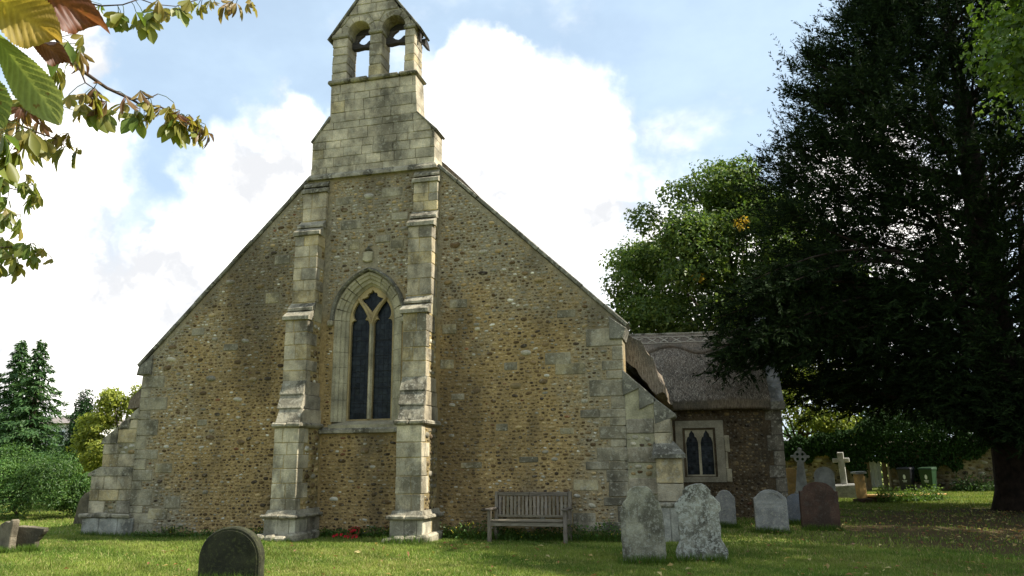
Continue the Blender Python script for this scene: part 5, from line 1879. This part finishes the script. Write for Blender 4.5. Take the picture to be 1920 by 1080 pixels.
# another tree beyond the right edge of the frame; its shade falls across the lawn under the yew
bl = scatter_boughs((21.5, 6.5, 9.5), (5.2, 6.0, 4.6), 60, 1.2, 1.9, 135, -.85)
broad_tree('sycamore_tree', 'tree outside the right edge of the picture, shading the lawn', (21.5, 6.5, 0), (21.5, 6.5, 9), bl, 150, .34, [(.08, .14, .02), (.10, .16, .024)], 136, trunk_r=.36, limbs=20, aspect=.85)
# ivy on the wall
rg = np.random.default_rng(141)
n_ = 15000
x = rg.uniform(3.8, 14.0, n_)
hmax = 2.5 + 1.0 * np.clip((x - 6.5) / 1.5, 0, 1) * np.clip((13.6 - x) / 2, 0, 1) + .35 * vnoise(x * 1.3, x * .4, 1.0)
lowb = np.where((x > 7.4) & (x < 8.4), 1.35, np.where(x > 11.4, 1.9 + .5 * np.sin(x * 2.0), .75 + .5 * vnoise(x * 1.7, x * .6, 2.0)))
lowb = np.where(x < 6.4, 1.55 + .3 * vnoise(x * 2, x, 1.0), lowb)
z = lowb + (hmax - lowb) * rg.uniform(0, 1, n_)
y = 23.9 - np.abs(rg.normal(.12, .16, n_)) - .35 * np.clip(z - 1.6, 0, 1) * rg.uniform(0, 1, n_)
P = np.stack([x, y, z], 1)
Nn = unit(rg.normal(0, .45, (n_, 3)) + np.array([.1, -1, .45])); Tt = unit(np.cross(Nn, rg.normal(0, 1, (n_, 3))) + np.array([0, 0, -.8]))
Lw = rg.uniform(.08, .15, n_)
V, F, Cc = leafs(P, Tt, Nn, Lw, Lw * .85, np.array([.018, .040, .010]) * rg.uniform(.6, 1.6, (n_, 1)))
iv = put('ivy', np_mesh('ivy', V, F, Cc), M['leaf_dark'])
tag(iv, 'dense dark ivy hanging over the churchyard wall', 'ivy', kind='stuff')
# nettles below the bare patch of wall
n_ = 2200
x = rg.uniform(10.8, 15, n_); y = 23.4 + rg.normal(0, .3, n_); z = np.abs(rg.normal(0, .28, n_))
V, F, Cc = leafs(np.stack([x, y, z], 1), unit(rg.normal(0, 1, (n_, 3))), unit(rg.normal(0, .5, (n_, 3)) + [0, -.4, 1]), rg.uniform(.08, .16, n_), rg.uniform(.04, .08, n_), np.array([.05, .10, .02]) * rg.uniform(.6, 1.4, (n_, 1)))
tag(put('nettles', np_mesh('nettles', V, F, Cc), M['leaf']), 'green nettles along the foot of the bare wall patch', 'weeds', kind='stuff')

# ------------------------------------------------------------------ yew
yw = thing('yew_tree', 'huge dark yew with spreading boughs on the right', 'tree', (9.1, 10.6, 0))
rd = random.Random(150)
b = MB()
b.tube([(9.1, 10.6, -.3), (9.1, 10.6, .6), (9.05, 10.6, 2), (9.0, 10.6, 4.5), (9.0, 10.5, 8), (9.0, 10.4, 12), (9.0, 10.4, 16.5)], [.98, .72, .60, .52, .40, .26, .08], 14)
for a, l in ((.4, 9), (2.1, 10), (3.6, 8.5), (5.1, 9)):
    x1, y1 = 9.1 + math.cos(a) * .45, 10.6 + math.sin(a) * .45
    b.tube([(x1, y1, -.2), (x1, y1, 1.5), (9.1 + math.cos(a) * .9, 10.6 + math.sin(a) * .8, 4), (9.1 + math.cos(a) * 1.7, 10.6 + math.sin(a) * 1.4, l)], [.36, .28, .2, .06], 9)
b.build('trunk', M['bark_dark'], yw, True)


def env(z):
    return float(np.interp(z, [1.4, 3.0, 4.5, 7, 9.5, 11.8, 13, 15, 16.5, 18.5, 20], [6.0, 6.4, 6.9, 6.7, 6.3, 5.9, 5.3, 4.2, 3.1, 1.9, .5]))


def lump(az, z):
    return 1 + .11 * math.sin(az * 5 + z * 1.1) + .09 * math.sin(az * 9 - z * 2.3 + 1.0)


rg = np.random.default_rng(151)
lb = MB()
BP, BD, BL = [], [], []            # branchlets: start, direction, length
NL = 120
for i in range(NL):
    zt = 3.3 + 15.0 * ((i + .5) / NL) ** 1.05
    az = i * 2.39996 + rg.uniform(-.25, .25)
    R = env(zt) * rg.uniform(.80, 1.03) * lump(az, zt)
    ex, ey = 9.0 + math.cos(az) * R, 10.4 + math.sin(az) * R * .68
    z0 = max(1.7, zt - .42 * R + rg.uniform(-.6, .4))
    s = Vector((9.0, 10.5, z0))
    e = Vector((ex, ey, zt))
    droop = .12 * R if zt < 6 else -.02 * R
    c1 = s + (e - s) * .45 + Vector((0, 0, .10 * R + droop))
    c2 = s + (e - s) * .8 + Vector((0, 0, droop * .5))
    pts = []
    for t in np.linspace(0, 1, 9):
        q = s * (1 - t) ** 3 + c1 * 3 * t * (1 - t) ** 2 + c2 * 3 * t * t * (1 - t) + e * t ** 3
        pts.append(q)
    lb.tube(pts, [.075 * (1 - .85 * t) * (.6 + R / 14) for t in np.linspace(0, 1, 9)], 6)
    ln_ = (e - s).length
    nb = int(ln_ * 8)
    for k in range(nb):
        t = rg.uniform(.22, 1.0) ** .75
        f = t * 8; j = min(int(f), 7)
        q = pts[j].lerp(pts[j + 1], f - j)
        d = (pts[j + 1] - pts[j]).normalized()
        side = Vector(rg.normal(0, 1, 3)); side = (side - d * side.dot(d)).normalized()
        upw = .30 if zt > 7 else .02
        dd = (d * rg.uniform(.3, .8) + side * rg.uniform(.4, .9) + Vector((0, 0, upw + rg.uniform(-.15, .35)))).normalized()
        BP.append(q); BD.append(dd); BL.append(rg.uniform(.55, 1.15) * (1.15 - .45 * t))
# upright shoots that make the feathered skyline
for i in range(900):
    zt = rg.uniform(7, 18.5)
    az = rg.uniform(0, 2 * math.pi)
    R = env(zt) * rg.uniform(.84, 1.04) * lump(az, zt)
    q = Vector((9.0 + math.cos(az) * R, 10.4 + math.sin(az) * R * .68, zt - .3))
    BP.append(q); BD.append((Vector((math.cos(az) * .35, math.sin(az) * .25, 1)) + Vector(rg.normal(0, .12, 3))).normalized()); BL.append(rg.uniform(.8, 1.9))
# low boughs reaching left across the porch roof
for i in range(22):
    e = Vector((rg.uniform(.3, 2.6), rg.uniform(4.6, 6.4), rg.uniform(3.7, 6.4)))
    s = Vector((8.4, 9.8, e.z + rg.uniform(-.3, .8)))
    pts = [s.lerp(e, t) + Vector((0, 0, .9 * math.sin(math.pi * t))) for t in np.linspace(0, 1, 9)]
    lb.tube(pts, [.075 * (1 - .85 * t) for t in np.linspace(0, 1, 9)], 6)
    for k in range(85):
        t = rg.uniform(.15, 1.0) ** .6
        f = t * 8; j = min(int(f), 7)
        q = pts[j].lerp(pts[j + 1], f - j)
        d = (pts[j + 1] - pts[j]).normalized()
        dd = (d * .7 + Vector(rg.normal(0, .5, 3)) + Vector((0, 0, -.1))).normalized()
        BP.append(q); BD.append(dd); BL.append(rg.uniform(.4, .85))
# drooping boughs that hang low in front of the trunk
for i in range(1900):
    x = rg.uniform(5.8, 13.0)
    y = 10.4 - rg.uniform(2.2, 4.8) * (1 - .03 * (x - 9) ** 2)
    zl = 2.5 - .12 * (x - 6) + .25 * math.sin(x * 2.3)
    q = Vector((x, y, zl + abs(rg.normal(0, 1.3))))
    BP.append(q); BD.append((Vector((rg.normal(0, .5), -.5, -.25)) + Vector(rg.normal(0, .3, 3))).normalized()); BL.append(rg.uniform(.5, 1.0))
# foliage filling the crown between the limbs
for i in range(17000):
    az = rg.uniform(0, 2 * math.pi)
    zlow = 3.3 - 1.9 * max(0, math.cos(az + .6)) ** .7 + .3 * math.sin(az * 4)
    zt = zlow + (19 - zlow) * rg.uniform(0, 1) ** 1.2
    R = env(zt) * rg.uniform(.16, 1.0) ** .5 * lump(az, zt)
    q = Vector((9.0 + math.cos(az) * R, 10.4 + math.sin(az) * R * .68, zt + rg.normal(0, .15)))
    upw = .55 if zt > 6 else .0
    BP.append(q); BD.append((Vector((math.cos(az) * .7, math.sin(az) * .6, upw)) + Vector(rg.normal(0, .4, 3))).normalized()); BL.append(rg.uniform(.5, 1.1))
lb.build('limbs', M['bark_dark'], yw, True)
BP = np.array([tuple(q) for q in BP]); BD = np.array([tuple(q) for q in BD]); BL = np.array(BL)
# open pockets through the crown
vd = .5 * (np.sin(BP[:, 0] * 1.15 + 1.0) * np.sin(BP[:, 1] * .9 + .4) + np.sin(BP[:, 2] * 1.25 + BP[:, 0] * .6))
keep = (vd > -.72) & ~((np.abs(BP[:, 0] - 5.6) < 1.2) & (np.abs(BP[:, 2] - 7.5) < .6) & (rg.uniform(0, 1, len(BP)) < .9))
BP, BD, BL = BP[keep], BD[keep], BL[keep]
per = 32
nb = len(BP)
t = rg.uniform(.05, 1.0, (nb, per))
pn = unit(np.array([0, 0, 1.]) + rg.normal(0, .45, (nb, 3)))
flat_s = unit(np.cross(BD, pn))
side = np.repeat(flat_s, per, 0) * np.where(rg.uniform(0, 1, (nb * per, 1)) < .5, 1, -1) + rg.normal(0, .28, (nb * per, 3))
side[:, 2] -= .18
P = (BP[:, None, :] + BD[:, None, :] * (t * BL[:, None])[..., None]).reshape(-1, 3)
T = unit(np.repeat(BD, per, 0) * .75 + side * rg.uniform(.5, 1.0, (nb * per, 1)) + np.array([0, 0, .06]))
N = unit(np.cross(T, rg.normal(0, 1, (nb * per, 3))) + np.array([0, 0, .4]))
Lw = rg.uniform(.11, .25, nb * per) * (1.15 - .55 * t.reshape(-1))
cy = np.array([(.010, .020, .006), (.014, .027, .008), (.022, .038, .010), (.008, .015, .005)])[rg.integers(0, 4, nb * per)] * rg.uniform(.7, 1.3, (nb * per, 1))
V, F, Cc = leafs(P, T, N, Lw, Lw * .15 + .012, cy, .1)
put('crown', np_mesh('crown', V, F, Cc), M['leaf_dark'], yw)
YEW_N = nb * per

# ------------------------------------------------------------------ conifers at the left


def spruce(label, x, y, h, r, seed, cols, group):
    t_ = thing('conifer_tree', label, 'tree', (x, y, 0), group)
    MB().tube([(x, y, -.2), (x, y, h * .5), (x, y, h * .97)], [.16, .1, .02], 8).build('trunk', M['bark'], t_, True)
    rg_ = np.random.default_rng(seed)
    Ps, Ts, Ns, Ls = [], [], [], []
    lb_ = MB()
    nl = int(h * 13)
    for i in range(nl):
        f = ((i + .5) / nl)
        z = .2 + h * .985 * f
        R = r * (1 - f) ** 1.0 * rg_.uniform(.6, 1.15) + .07
        az = i * 2.39996 + rg_.uniform(-.3, .3)
        d = np.array([math.cos(az), math.sin(az), 0])
        k = int(24 + 90 * R)
        t = rg_.uniform(.05, 1, k)
        zc = z + .10 * R * np.sin(t * 2.2) - .30 * R * t ** 1.6 + .16 * R * np.clip(t - .8, 0, 1) * 4
        q = np.array([x, y, 0]) + d * (R * t)[:, None]
        q[:, 2] = zc
        sd = np.array([-d[1], d[0], 0])
        q += sd * (rg_.normal(0, .20, k) * R * (1.0 - .55 * t))[:, None]
        q[:, 2] += rg_.normal(0, .05, k) - .08 * rg_.uniform(0, 1, k)
        Ps.append(q)
        Ts.append(unit(d * .7 + sd * rg_.normal(0, .6, (k, 1)) + np.array([0, 0, -.35]) + rg_.normal(0, .25, (k, 3))))
        Ns.append(unit(np.array([0, 0, 1.]) + d * .3 + rg_.normal(0, .35, (k, 3))))
        Ls.append(rg_.uniform(.14, .30, k))
    P_, T_, N_, L_ = map(np.concatenate, (Ps, Ts, Ns, Ls))
    cl = np.array(cols)[rg_.integers(0, len(cols), len(P_))] * rg_.uniform(.7, 1.3, (len(P_), 1))
    V_, F_, C_ = leafs(P_, T_, N_, L_, L_ * .38, cl, .15)
    put('crown', np_mesh('crown', V_, F_, C_), M['leaf'], t_)


CON = [(.040, .090, .028), (.060, .125, .040), (.085, .155, .050)]
spruce('tall conifer with ragged spire, left of the pair at the left edge', -31.6, 14.2, 7.4, 3.0, 161, CON, 'pair of conifers at the left')
spruce('tall conifer with slim spire, right of the pair at the left edge', -30.0, 13.8, 7.25, 3.0, 162, CON, 'pair of conifers at the left')
spruce('shorter conifer cut by the left picture edge', -33.6, 13.5, 5.4, 2.2, 163, CON, None)
bl = [((-25.5, 12, .45 + i * .42), (1.15 - .09 * i * (1 if i > 3 else .3), 1.1 - .08 * i, .55)) for i in range(10)]
broad_tree('cypress_tree', 'narrow dark cypress between the conifers and the yellow-green tree', (-25.5, 12, 0), (-25.5, 12, 3.5), bl, 3600, .13, [(.020, .045, .014), (.028, .058, .018)], 171, mat='leaf_dark', trunk_r=.12, limbs=4, aspect=.4, up=.9)
bl = scatter_boughs((-20.9, 9.2, 2.75), (1.75, 1.3, 1.65), 40, .34, .6, 181, -.9)
broad_tree('broadleaf_tree', 'yellow-green small tree beside the left corner of the church', (-21.0, 9.4, 0), (-21.2, 9.2, 2.8), bl, 2800, .12, [(.24, .27, .035), (.27, .29, .04), (.17, .21, .03)], 182, trunk_r=.10, limbs=12)
bl = scatter_boughs((-23.5, 11.0, .9), (2.6, 1.0, 1.2), 22, .55, .85, 183, -.2)
broad_tree('shrub', 'deep green shrub in shadow under the yellow-green tree', (-23.5, 11, 0), (-23.5, 11, .8), bl, 1700, .12, [(.022, .045, .012), (.03, .055, .014)], 184, mat='leaf_dark', trunk_r=.06, limbs=6)
bl = scatter_boughs((-21.0, 4.9, .75), (2.5, 1.35, 1.05), 46, .30, .72, 191, -.35, .6)
broad_tree('laurel_bush', 'big rounded green bush at the left edge of the lawn', (-21, 4.9, 0), (-21, 4.9, .7), bl, 4000, .085, [(.065, .130, .026), (.095, .165, .036), (.045, .10, .020)], 192, trunk_r=.06, limbs=10, aspect=.5)
# far hedge line closing the horizon
for i, (xa, ya, xb, yb, h, lab) in enumerate(((-75, 30, -26, 34, 2.6, 'far hedge line behind the conifers at the left'), (2, 38, 60, 34, 3.4, 'far hedge line beyond the churchyard wall'))):
    n_ = 9000
    rg = np.random.default_rng(200 + i)
    t = rg.uniform(0, 1, n_)
    x = xa + (xb - xa) * t; y = ya + (yb - ya) * t + rg.normal(0, .6, n_)
    z = rg.uniform(0, 1, n_) * (h + .5 * vnoise(x * .8, x * .3, 1.0))
    V, F, Cc = leafs(np.stack([x, y, z], 1), unit(rg.normal(0, 1, (n_, 3))), unit(rg.normal(0, .5, (n_, 3)) + [0, -.6, .6]), rg.uniform(.3, .6, n_), rg.uniform(.2, .4, n_), np.array([.04, .08, .018]) * rg.uniform(.6, 1.5, (n_, 1)))
    tag(put('hedge', np_mesh('hedge', V, F, Cc), M['leaf']), lab, 'hedge', kind='stuff')

# ------------------------------------------------------------------ horse chestnut at the left: trunk outside the frame, branches reaching in
CHESTNUT_LEAVES= [((-3.684, -11.517, 4.578), 0.09, 0.1), ((-3.376, -11.689, 4.364), 0.13, 0.1), ((-3.297, -11.632, 4.386), 0.17, 0.1), ((-3.265, -11.586, 4.364), 0.17, 0.2), ((-3.237, -11.499, 4.483), 0.15, 0.45), ((-3.196, -11.374, 4.564), 0.16, 0.1), ((-3.199, -11.186, 4.708), 0.12, 0.2), ((-3.046, -11.094, 4.741), 0.12, 0.5), ((-3.004, -11.083, 4.767), 0.13, 0.7), ((-2.9, -11.025, 4.787), 0.14, 0.5), ((-3.125, -11.159, 4.747), 0.1, 0.3), ((-3.719, -11.768, 4.435), 0.13, 0.3), ((-3.624, -11.704, 4.479), 0.13, 0.6), ((-3.179, -12.208, 3.825), 0.19, 0.15), ((-3.2, -12.104, 3.875), 0.14, 0.15), ((-3.213, -12.093, 3.841), 0.14, 0.75), ((-3.301, -12.092, 3.708), 0.17, 0.15), ((-3.348, -11.843, 3.736), 0.12, 0.3), ((-3.388, -11.839, 3.665), 0.13, 0.35), ((-3.345, -11.795, 3.663), 0.17, 0.2), ((-3.301, -11.775, 3.701), 0.16, 0.9), ((-3.41, -11.853, 3.651), 0.12, 0.4), ((-3.331, -11.841, 3.759), 0.1, 0.85), ((-3.318, -11.533, 3.767), 0.12, 0.2), ((-3.301, -11.503, 3.743), 0.2, 0.1), ((-3.233, -11.486, 3.815), 0.14, 0.4), ((-3.246, -11.507, 3.832), 0.1, 0.3), ((-3.259, -11.383, 3.849), 0.1, 0.7), ((-3.214, -11.351, 3.859), 0.12, 0.5), ((-3.22, -11.312, 3.784), 0.18, 0.15), ((-3.171, -11.27, 3.779), 0.2, 0.1), ((-3.18, -11.301, 3.822), 0.1, 0.9), ((-3.187, -11.152, 3.795), 0.2, 0.25), ((-3.182, -11.192, 3.873), 0.12, 0.8), ((-3.143, -11.153, 3.859), 0.13, 0.4), ((-3.171, -11.017, 3.822), 0.16, 0.85), ((-3.168, -11.131, 3.783), 0.1, 0.95), ((-3.683, -11.994, 3.661), 0.14, 0.3), ((-3.675, -11.97, 3.638), 0.15, 0.9), ((-3.643, -11.965, 3.687), 0.12, 0.3), ((-3.642, -11.892, 3.57), 0.14, 0.85), ((-3.656, -12.032, 3.508), 0.14, 0.7), ((-3.55, -12.14, 3.341), 0.2, 0.1), ((-3.568, -12.027, 3.392), 0.15, 0.2), ((-3.604, -11.926, 3.427), 0.16, 0.3), ((-3.575, -11.9, 3.435), 0.17, 0.25), ((-3.599, -11.795, 3.483), 0.14, 0.3), ((-3.579, -11.756, 3.449), 0.17, 0.25), ((-3.598, -11.813, 3.516), 0.12, 0.8), ((-3.5, -12.233, 3.32), 0.2, 0.1), ((-3.537, -12.093, 3.285), 0.16, 0.2), ((-3.52, -12.197, 3.215), 0.2, 0.12), ((-4.037, -11.724, 3.326), 0.14, 0.1), ((-3.973, -11.642, 3.308), 0.12, 0.05), ((-3.942, -11.606, 3.304), 0.12, 0.05), ((-3.956, -11.589, 3.234), 0.15, 0.1), ((-4.058, -11.717, 3.261), 0.14, 0.1), ((-4.043, -11.674, 3.206), 0.12, 0.1), ((-4.22, -11.54, 3.162), 0.14, 0.15), ((-4.159, -11.467, 3.151), 0.14, 0.1), ((-4.19, -11.512, 3.175), 0.1, 0.1), ((-4.091, -11.477, 2.976), 0.12, 0.1), ((-4.066, -11.448, 2.971), 0.15, 0.1), ((-4.046, -11.414, 2.936), 0.13, 0.1), ((-4.135, -11.481, 2.848), 0.14, 0.2), ((-4.128, -11.486, 2.888), 0.12, 0.1), ((-4.171, -11.549, 2.927), 0.12, 0.1), ((-4.185, -11.531, 2.829), 0.1, 0.2), ((-4.147, -11.541, 2.979), 0.1, 0.2)]
CHESTNUT_BRANCHES= [[(-5.005, -12.608, 5.034, 0.045), (-4.147, -12.281, 4.615, 0.03), (-3.576, -12.203, 4.114, 0.016), (-3.414, -12.069, 3.962, 0.012), (-3.398, -11.897, 3.859, 0.011), (-3.348, -11.738, 3.813, 0.01), (-3.312, -11.556, 3.817, 0.009), (-3.289, -11.525, 3.8, 0.007), (-3.259, -11.383, 3.849, 0.006), (-3.216, -11.203, 3.845, 0.004), (-3.174, -11.033, 3.847, 0.003)], [(-3.398, -11.897, 3.859, 0.006), (-3.395, -11.851, 3.796, 0.004), (-3.336, -11.843, 3.755, 0.003)], [(-3.311, -11.559, 3.823, 0.006), (-3.238, -11.508, 3.845, 0.004), (-3.194, -11.489, 3.878, 0.003)], [(-5.005, -12.608, 5.034, 0.05), (-4.594, -12.246, 4.083, 0.03), (-4.047, -12.071, 3.621, 0.015), (-3.777, -12.028, 3.541, 0.008), (-3.636, -11.993, 3.48, 0.006), (-3.579, -11.919, 3.46, 0.005), (-3.595, -11.792, 3.484, 0.003), (-3.579, -11.756, 3.449, 0.002)], [(-4.594, -12.246, 4.083, 0.02), (-4.309, -11.952, 3.437, 0.012), (-4.061, -11.723, 3.267, 0.005), (-3.999, -11.647, 3.256, 0.003), (-3.945, -11.609, 3.303, 0.002)], [(-4.594, -12.246, 4.083, 0.02), (-4.483, -11.862, 3.149, 0.012), (-4.18, -11.559, 2.928, 0.005), (-4.093, -11.471, 2.953, 0.003), (-4.061, -11.446, 2.978, 0.002)], [(-4.309, -11.952, 3.437, 0.008), (-4.304, -11.63, 3.141, 0.005), (-4.232, -11.546, 3.143, 0.003), (-4.156, -11.472, 3.171, 0.002)], [(-4.147, -12.281, 4.615, 0.03), (-3.816, -11.919, 4.483, 0.012), (-3.606, -11.799, 4.414, 0.006), (-3.441, -11.759, 4.371, 0.005), (-3.346, -11.693, 4.405, 0.004), (-3.259, -11.654, 4.457, 0.004)], [(-3.259, -11.654, 4.457, 0.004), (-3.256, -11.528, 4.499, 0.003), (-3.21, -11.387, 4.566, 0.003), (-3.112, -11.258, 4.696, 0.004), (-2.893, -11.038, 4.811, 0.003)], [(-3.646, -12.0, 3.472, 0.004), (-3.643, -11.965, 3.687, 0.003), (-3.605, -11.905, 3.658, 0.003)]]
ch = thing('horse_chestnut_tree', 'horse chestnut with browning leaves hanging into the top left corner', 'tree', (-7.2, -12.9, 0))
b = MB()
b.tube([(-7.2, -12.9, -.3), (-7.2, -12.9, .8), (-7.15, -12.88, 3), (-7.0, -12.85, 5.5), (-6.9, -12.8, 8)], [.46, .34, .28, .2, .08], 12)
b.tube([(-7.1, -12.86, 3.4), (-6.2, -12.75, 4.6), (-5.005, -12.608, 5.034)], [.12, .085, .05], 9)
b.build('trunk', M['bark'], ch, True)
for br in CHESTNUT_BRANCHES:
    MB().tube([q[:3] for q in br], [q[3] for q in br], 7).build('branch', M['twig'], ch, True)
MB().tube([(-5.005, -12.608, 5.034), (-3.2, -13.6, 3.9), (-1.7, -14.4, 2.75), (-.86, -14.60, 2.17)], [.04, .02, .010, .005], 7).build('branch', M['twig'], ch, True)

C_G, C_Y, C_B = np.array([.135, .195, .038]), np.array([.30, .235, .055]), np.array([.14, .060, .030])


def leaf_colour(h, rd_):
    h = min(max(h + rd_.uniform(-.18, .18), 0), 1)
    return C_G * (1 - h / .5) + C_Y * (h / .5) if h < .5 else C_Y * (1 - (h - .5) / .5) + C_B * ((h - .5) / .5)


def leaflet(mb_, p, d, nrm, L, W, col, curl, rd_):
    """one obovate leaflet folded along its midrib"""
    d = Vector(d).normalized(); nrm = Vector(nrm); nrm = (nrm - d * nrm.dot(d)).normalized()
    s = d.cross(nrm)
    sh = [(0, .05), (.08, .12), (.18, .28), (.3, .52), (.42, .74), (.54, .90), (.64, 1.0), (.73, .97), (.81, .84), (.88, .62), (.94, .36), (1.0, .03)]
    bend = rd_.uniform(-.12, .12)
    vs, fs = [], []
    for i, (t, w) in enumerate(sh):
        c = Vector(p) + d * (L * t) - nrm * (curl * L * t * t) + s * (L * bend * t * t)
        hw = W * .5 * w * (1 + rd_.uniform(-.12, .12))
        vs += [tuple(c - s * hw + nrm * hw * .45), tuple(c), tuple(c + s * hw + nrm * hw * .45)]
        if i:
            a = (i - 1) * 3
            fs += [(a, a + 1, a + 4, a + 3), (a + 1, a + 2, a + 5, a + 4)]
    mb_.add(vs, fs, col)


rd = random.Random(301)
LV = [(q, s_ * rd.uniform(.75, .95), h_) for q, s_, h_ in CHESTNUT_LEAVES] + [((q[0] + rd.uniform(-.09, .09), q[1] + rd.uniform(-.09, .09), q[2] + rd.uniform(-.06, .08)), s_ * rd.uniform(.5, .8), min(1, h_ + rd.uniform(0, .4))) for q, s_, h_ in CHESTNUT_LEAVES]
for (p, s, hue) in LV:
    mb = MB()
    p = Vector(p)
    # compound leaf hanging from its stalk
    az0 = rd.uniform(0, 6.28)
    axis_ = Vector((rd.uniform(-.5, .5), rd.uniform(-.5, .5), -1)).normalized()
    face = Vector((rd.uniform(-1, 1), rd.uniform(-1, 1), rd.uniform(-.1, .5))).normalized()
    sidev = axis_.cross(face).normalized()
    k = rd.choice([5, 5, 6, 7, 4])
    near = min((Vector(q[:3]) for br in CHESTNUT_BRANCHES for q in br[1:]), key=lambda q: (q - p).length)
    for br in CHESTNUT_BRANCHES:
        for q0, q1 in zip(br[1:], br[2:]):
            for f in (.25, .5, .75):
                q = Vector(q0[:3]).lerp(Vector(q1[:3]), f)
                if (q - p).length < (near - p).length:
                    near = q
    mb.tube([near, near.lerp(p, .5) + Vector((0, 0, .012)), p], .0022, 5, C_G * .7)
    for i in range(k):
        a = (i - (k - 1) / 2) * (1.75 / k) * rd.uniform(.8, 1.15)
        d = (axis_ * math.cos(a) + sidev * math.sin(a) + face * rd.uniform(-.25, .45)).normalized()
        L_ = s * 1.05 * (1.05 - .35 * abs(a)) * rd.uniform(.85, 1.15)
        c_ = leaf_colour(hue, rd)
        leaflet(mb, p, d, face + Vector((rd.uniform(-.3, .3), rd.uniform(-.3, .3), 0)), L_, L_ * rd.uniform(.32, .46) * (1 - .35 * (hue > .6)), c_, rd.uniform(-.1, .35) + .4 * (hue > .6), rd)
    mb.build('leaf', M['leaf_big'], ch, True)

# the close leaflets: ribbed surfaces with toothed edges
mt, n = new_mat('close_leaf')
ca = n.n('ShaderNodeAttribute', attribute_name='col').outputs['Color']
pos = n.n('ShaderNodeNewGeometry').outputs['Position']
sp1 = n.ramp(n.noise(pos, 45, 4, .6).outputs['Fac'], .62, .70)
k = n.ramp(n.noise(pos, 25, 5, .6).outputs['Fac'], .25, .75, .75, 1.25)
c = n.mix(1.0, ca, n.n('ShaderNodeCombineColor', {0: k, 1: k, 2: k}).outputs[0], 'MULTIPLY')
c = n.mix(n.math('MULTIPLY', sp1, .8), c, (.13, .055, .02))
p = n.n('ShaderNodeBsdfPrincipled', {'Base Color': c, 'Roughness': .5, 'Specular IOR Level': .35})
tr = n.n('ShaderNodeBsdfTranslucent', {'Color': n.mix(1.0, c, (1.3, 1.25, .7), 'MULTIPLY')})
ms = n.n('ShaderNodeMixShader', {0: .45, 1: p.outputs[0], 2: tr.outputs[0]})
n.n('ShaderNodeOutputMaterial', {0: ms.outputs[0]})
M['close_leaf'] = mt


def close_leaflet(p, q, W, colA, colB, seed, facing, curl=.0, wave=.0):
    p, q = Vector(p), Vector(q)
    d = (q - p); L = d.length; d.normalize()
    nrm = Vector(facing); nrm = (nrm - d * nrm.dot(d)).normalized()
    s = d.cross(nrm)
    rd_ = random.Random(seed)
    NT_, NS = 64, 9
    vs, cs, fs = [], [], []
    for i in range(NT_ + 1):
        t = i / NT_
        w = float(np.interp(t, [0, .08, .25, .45, .62, .78, .9, .97, 1], [.05, .16, .45, .78, .98, .92, .55, .2, .01])) * W * .5
        tooth = 1 + (.045 if i % 2 else -.02)
        for j in range(-NS, NS + 1):
            u = j / NS
            ph = (t - .20 * abs(u)) * 12 * 2 * math.pi
            h = .0020 * math.sin(ph) * min(1, abs(u) * 3) * (1 - .6 * abs(u) ** 3) * min(1, w / (W * .3)) + .22 * W * u * u * (.4 + curl) - .0018 * math.exp(-(u * 9) ** 2)
            h += wave * .02 * math.sin(t * 9 + 2 * u) * abs(u)
            ww = w * (tooth if abs(j) == NS else 1)
            c0 = p + d * (L * t) + s * (u * ww) + nrm * (h - .06 * L * math.sin(math.pi * t) * (1 + 2 * curl))
            vs.append(tuple(c0))
            rib = math.exp(-(u * 10) ** 2) * .5 + .22 * max(0, math.sin(ph)) ** 4
            cc = np.array(colA) * (1 - t) + np.array(colB) * t
            cs.append(cc * (1 + .35 * rib) * (.88 + .2 * (math.sin(ph) > 0)))
    m_ = 2 * NS + 1
    for i in range(NT_):
        for j in range(m_ - 1):
            fs.append((i * m_ + j, i * m_ + j + 1, (i + 1) * m_ + j + 1, (i + 1) * m_ + j))
    put('leaflet', np_mesh('leaflet', np.array(vs), np.array(fs), np.array(cs), True), M['close_leaf'], ch)


FC = (.677, -.594, -.435)
close_leaflet((-.817, -14.549, 2.127), (-.877, -14.371, 2.084), .054, (.17, .22, .035), (.20, .23, .11), 1, FC)
close_leaflet((-.812, -14.591, 2.076), (-.857, -14.475, 2.030), .056, (.14, .19, .04), (.15, .19, .075), 2, (.8, -.5, -.35))
close_leaflet((-.809, -14.586, 2.160), (-.800, -14.464, 2.153), .070, (.36, .30, .04), (.33, .22, .06), 3, (.6, -.6, -.55), .1, .5)
close_leaflet((-.820, -14.533, 2.209), (-.807, -14.391, 2.219), .060, (.19, .065, .028), (.15, .055, .028), 4, (.6, -.5, -.6), .8, .9)
close_leaflet((-.854, -14.467, 2.166), (-.850, -14.394, 2.164), .030, (.20, .08, .035), (.16, .07, .04), 5, (.5, -.5, -.6), .9, .6)
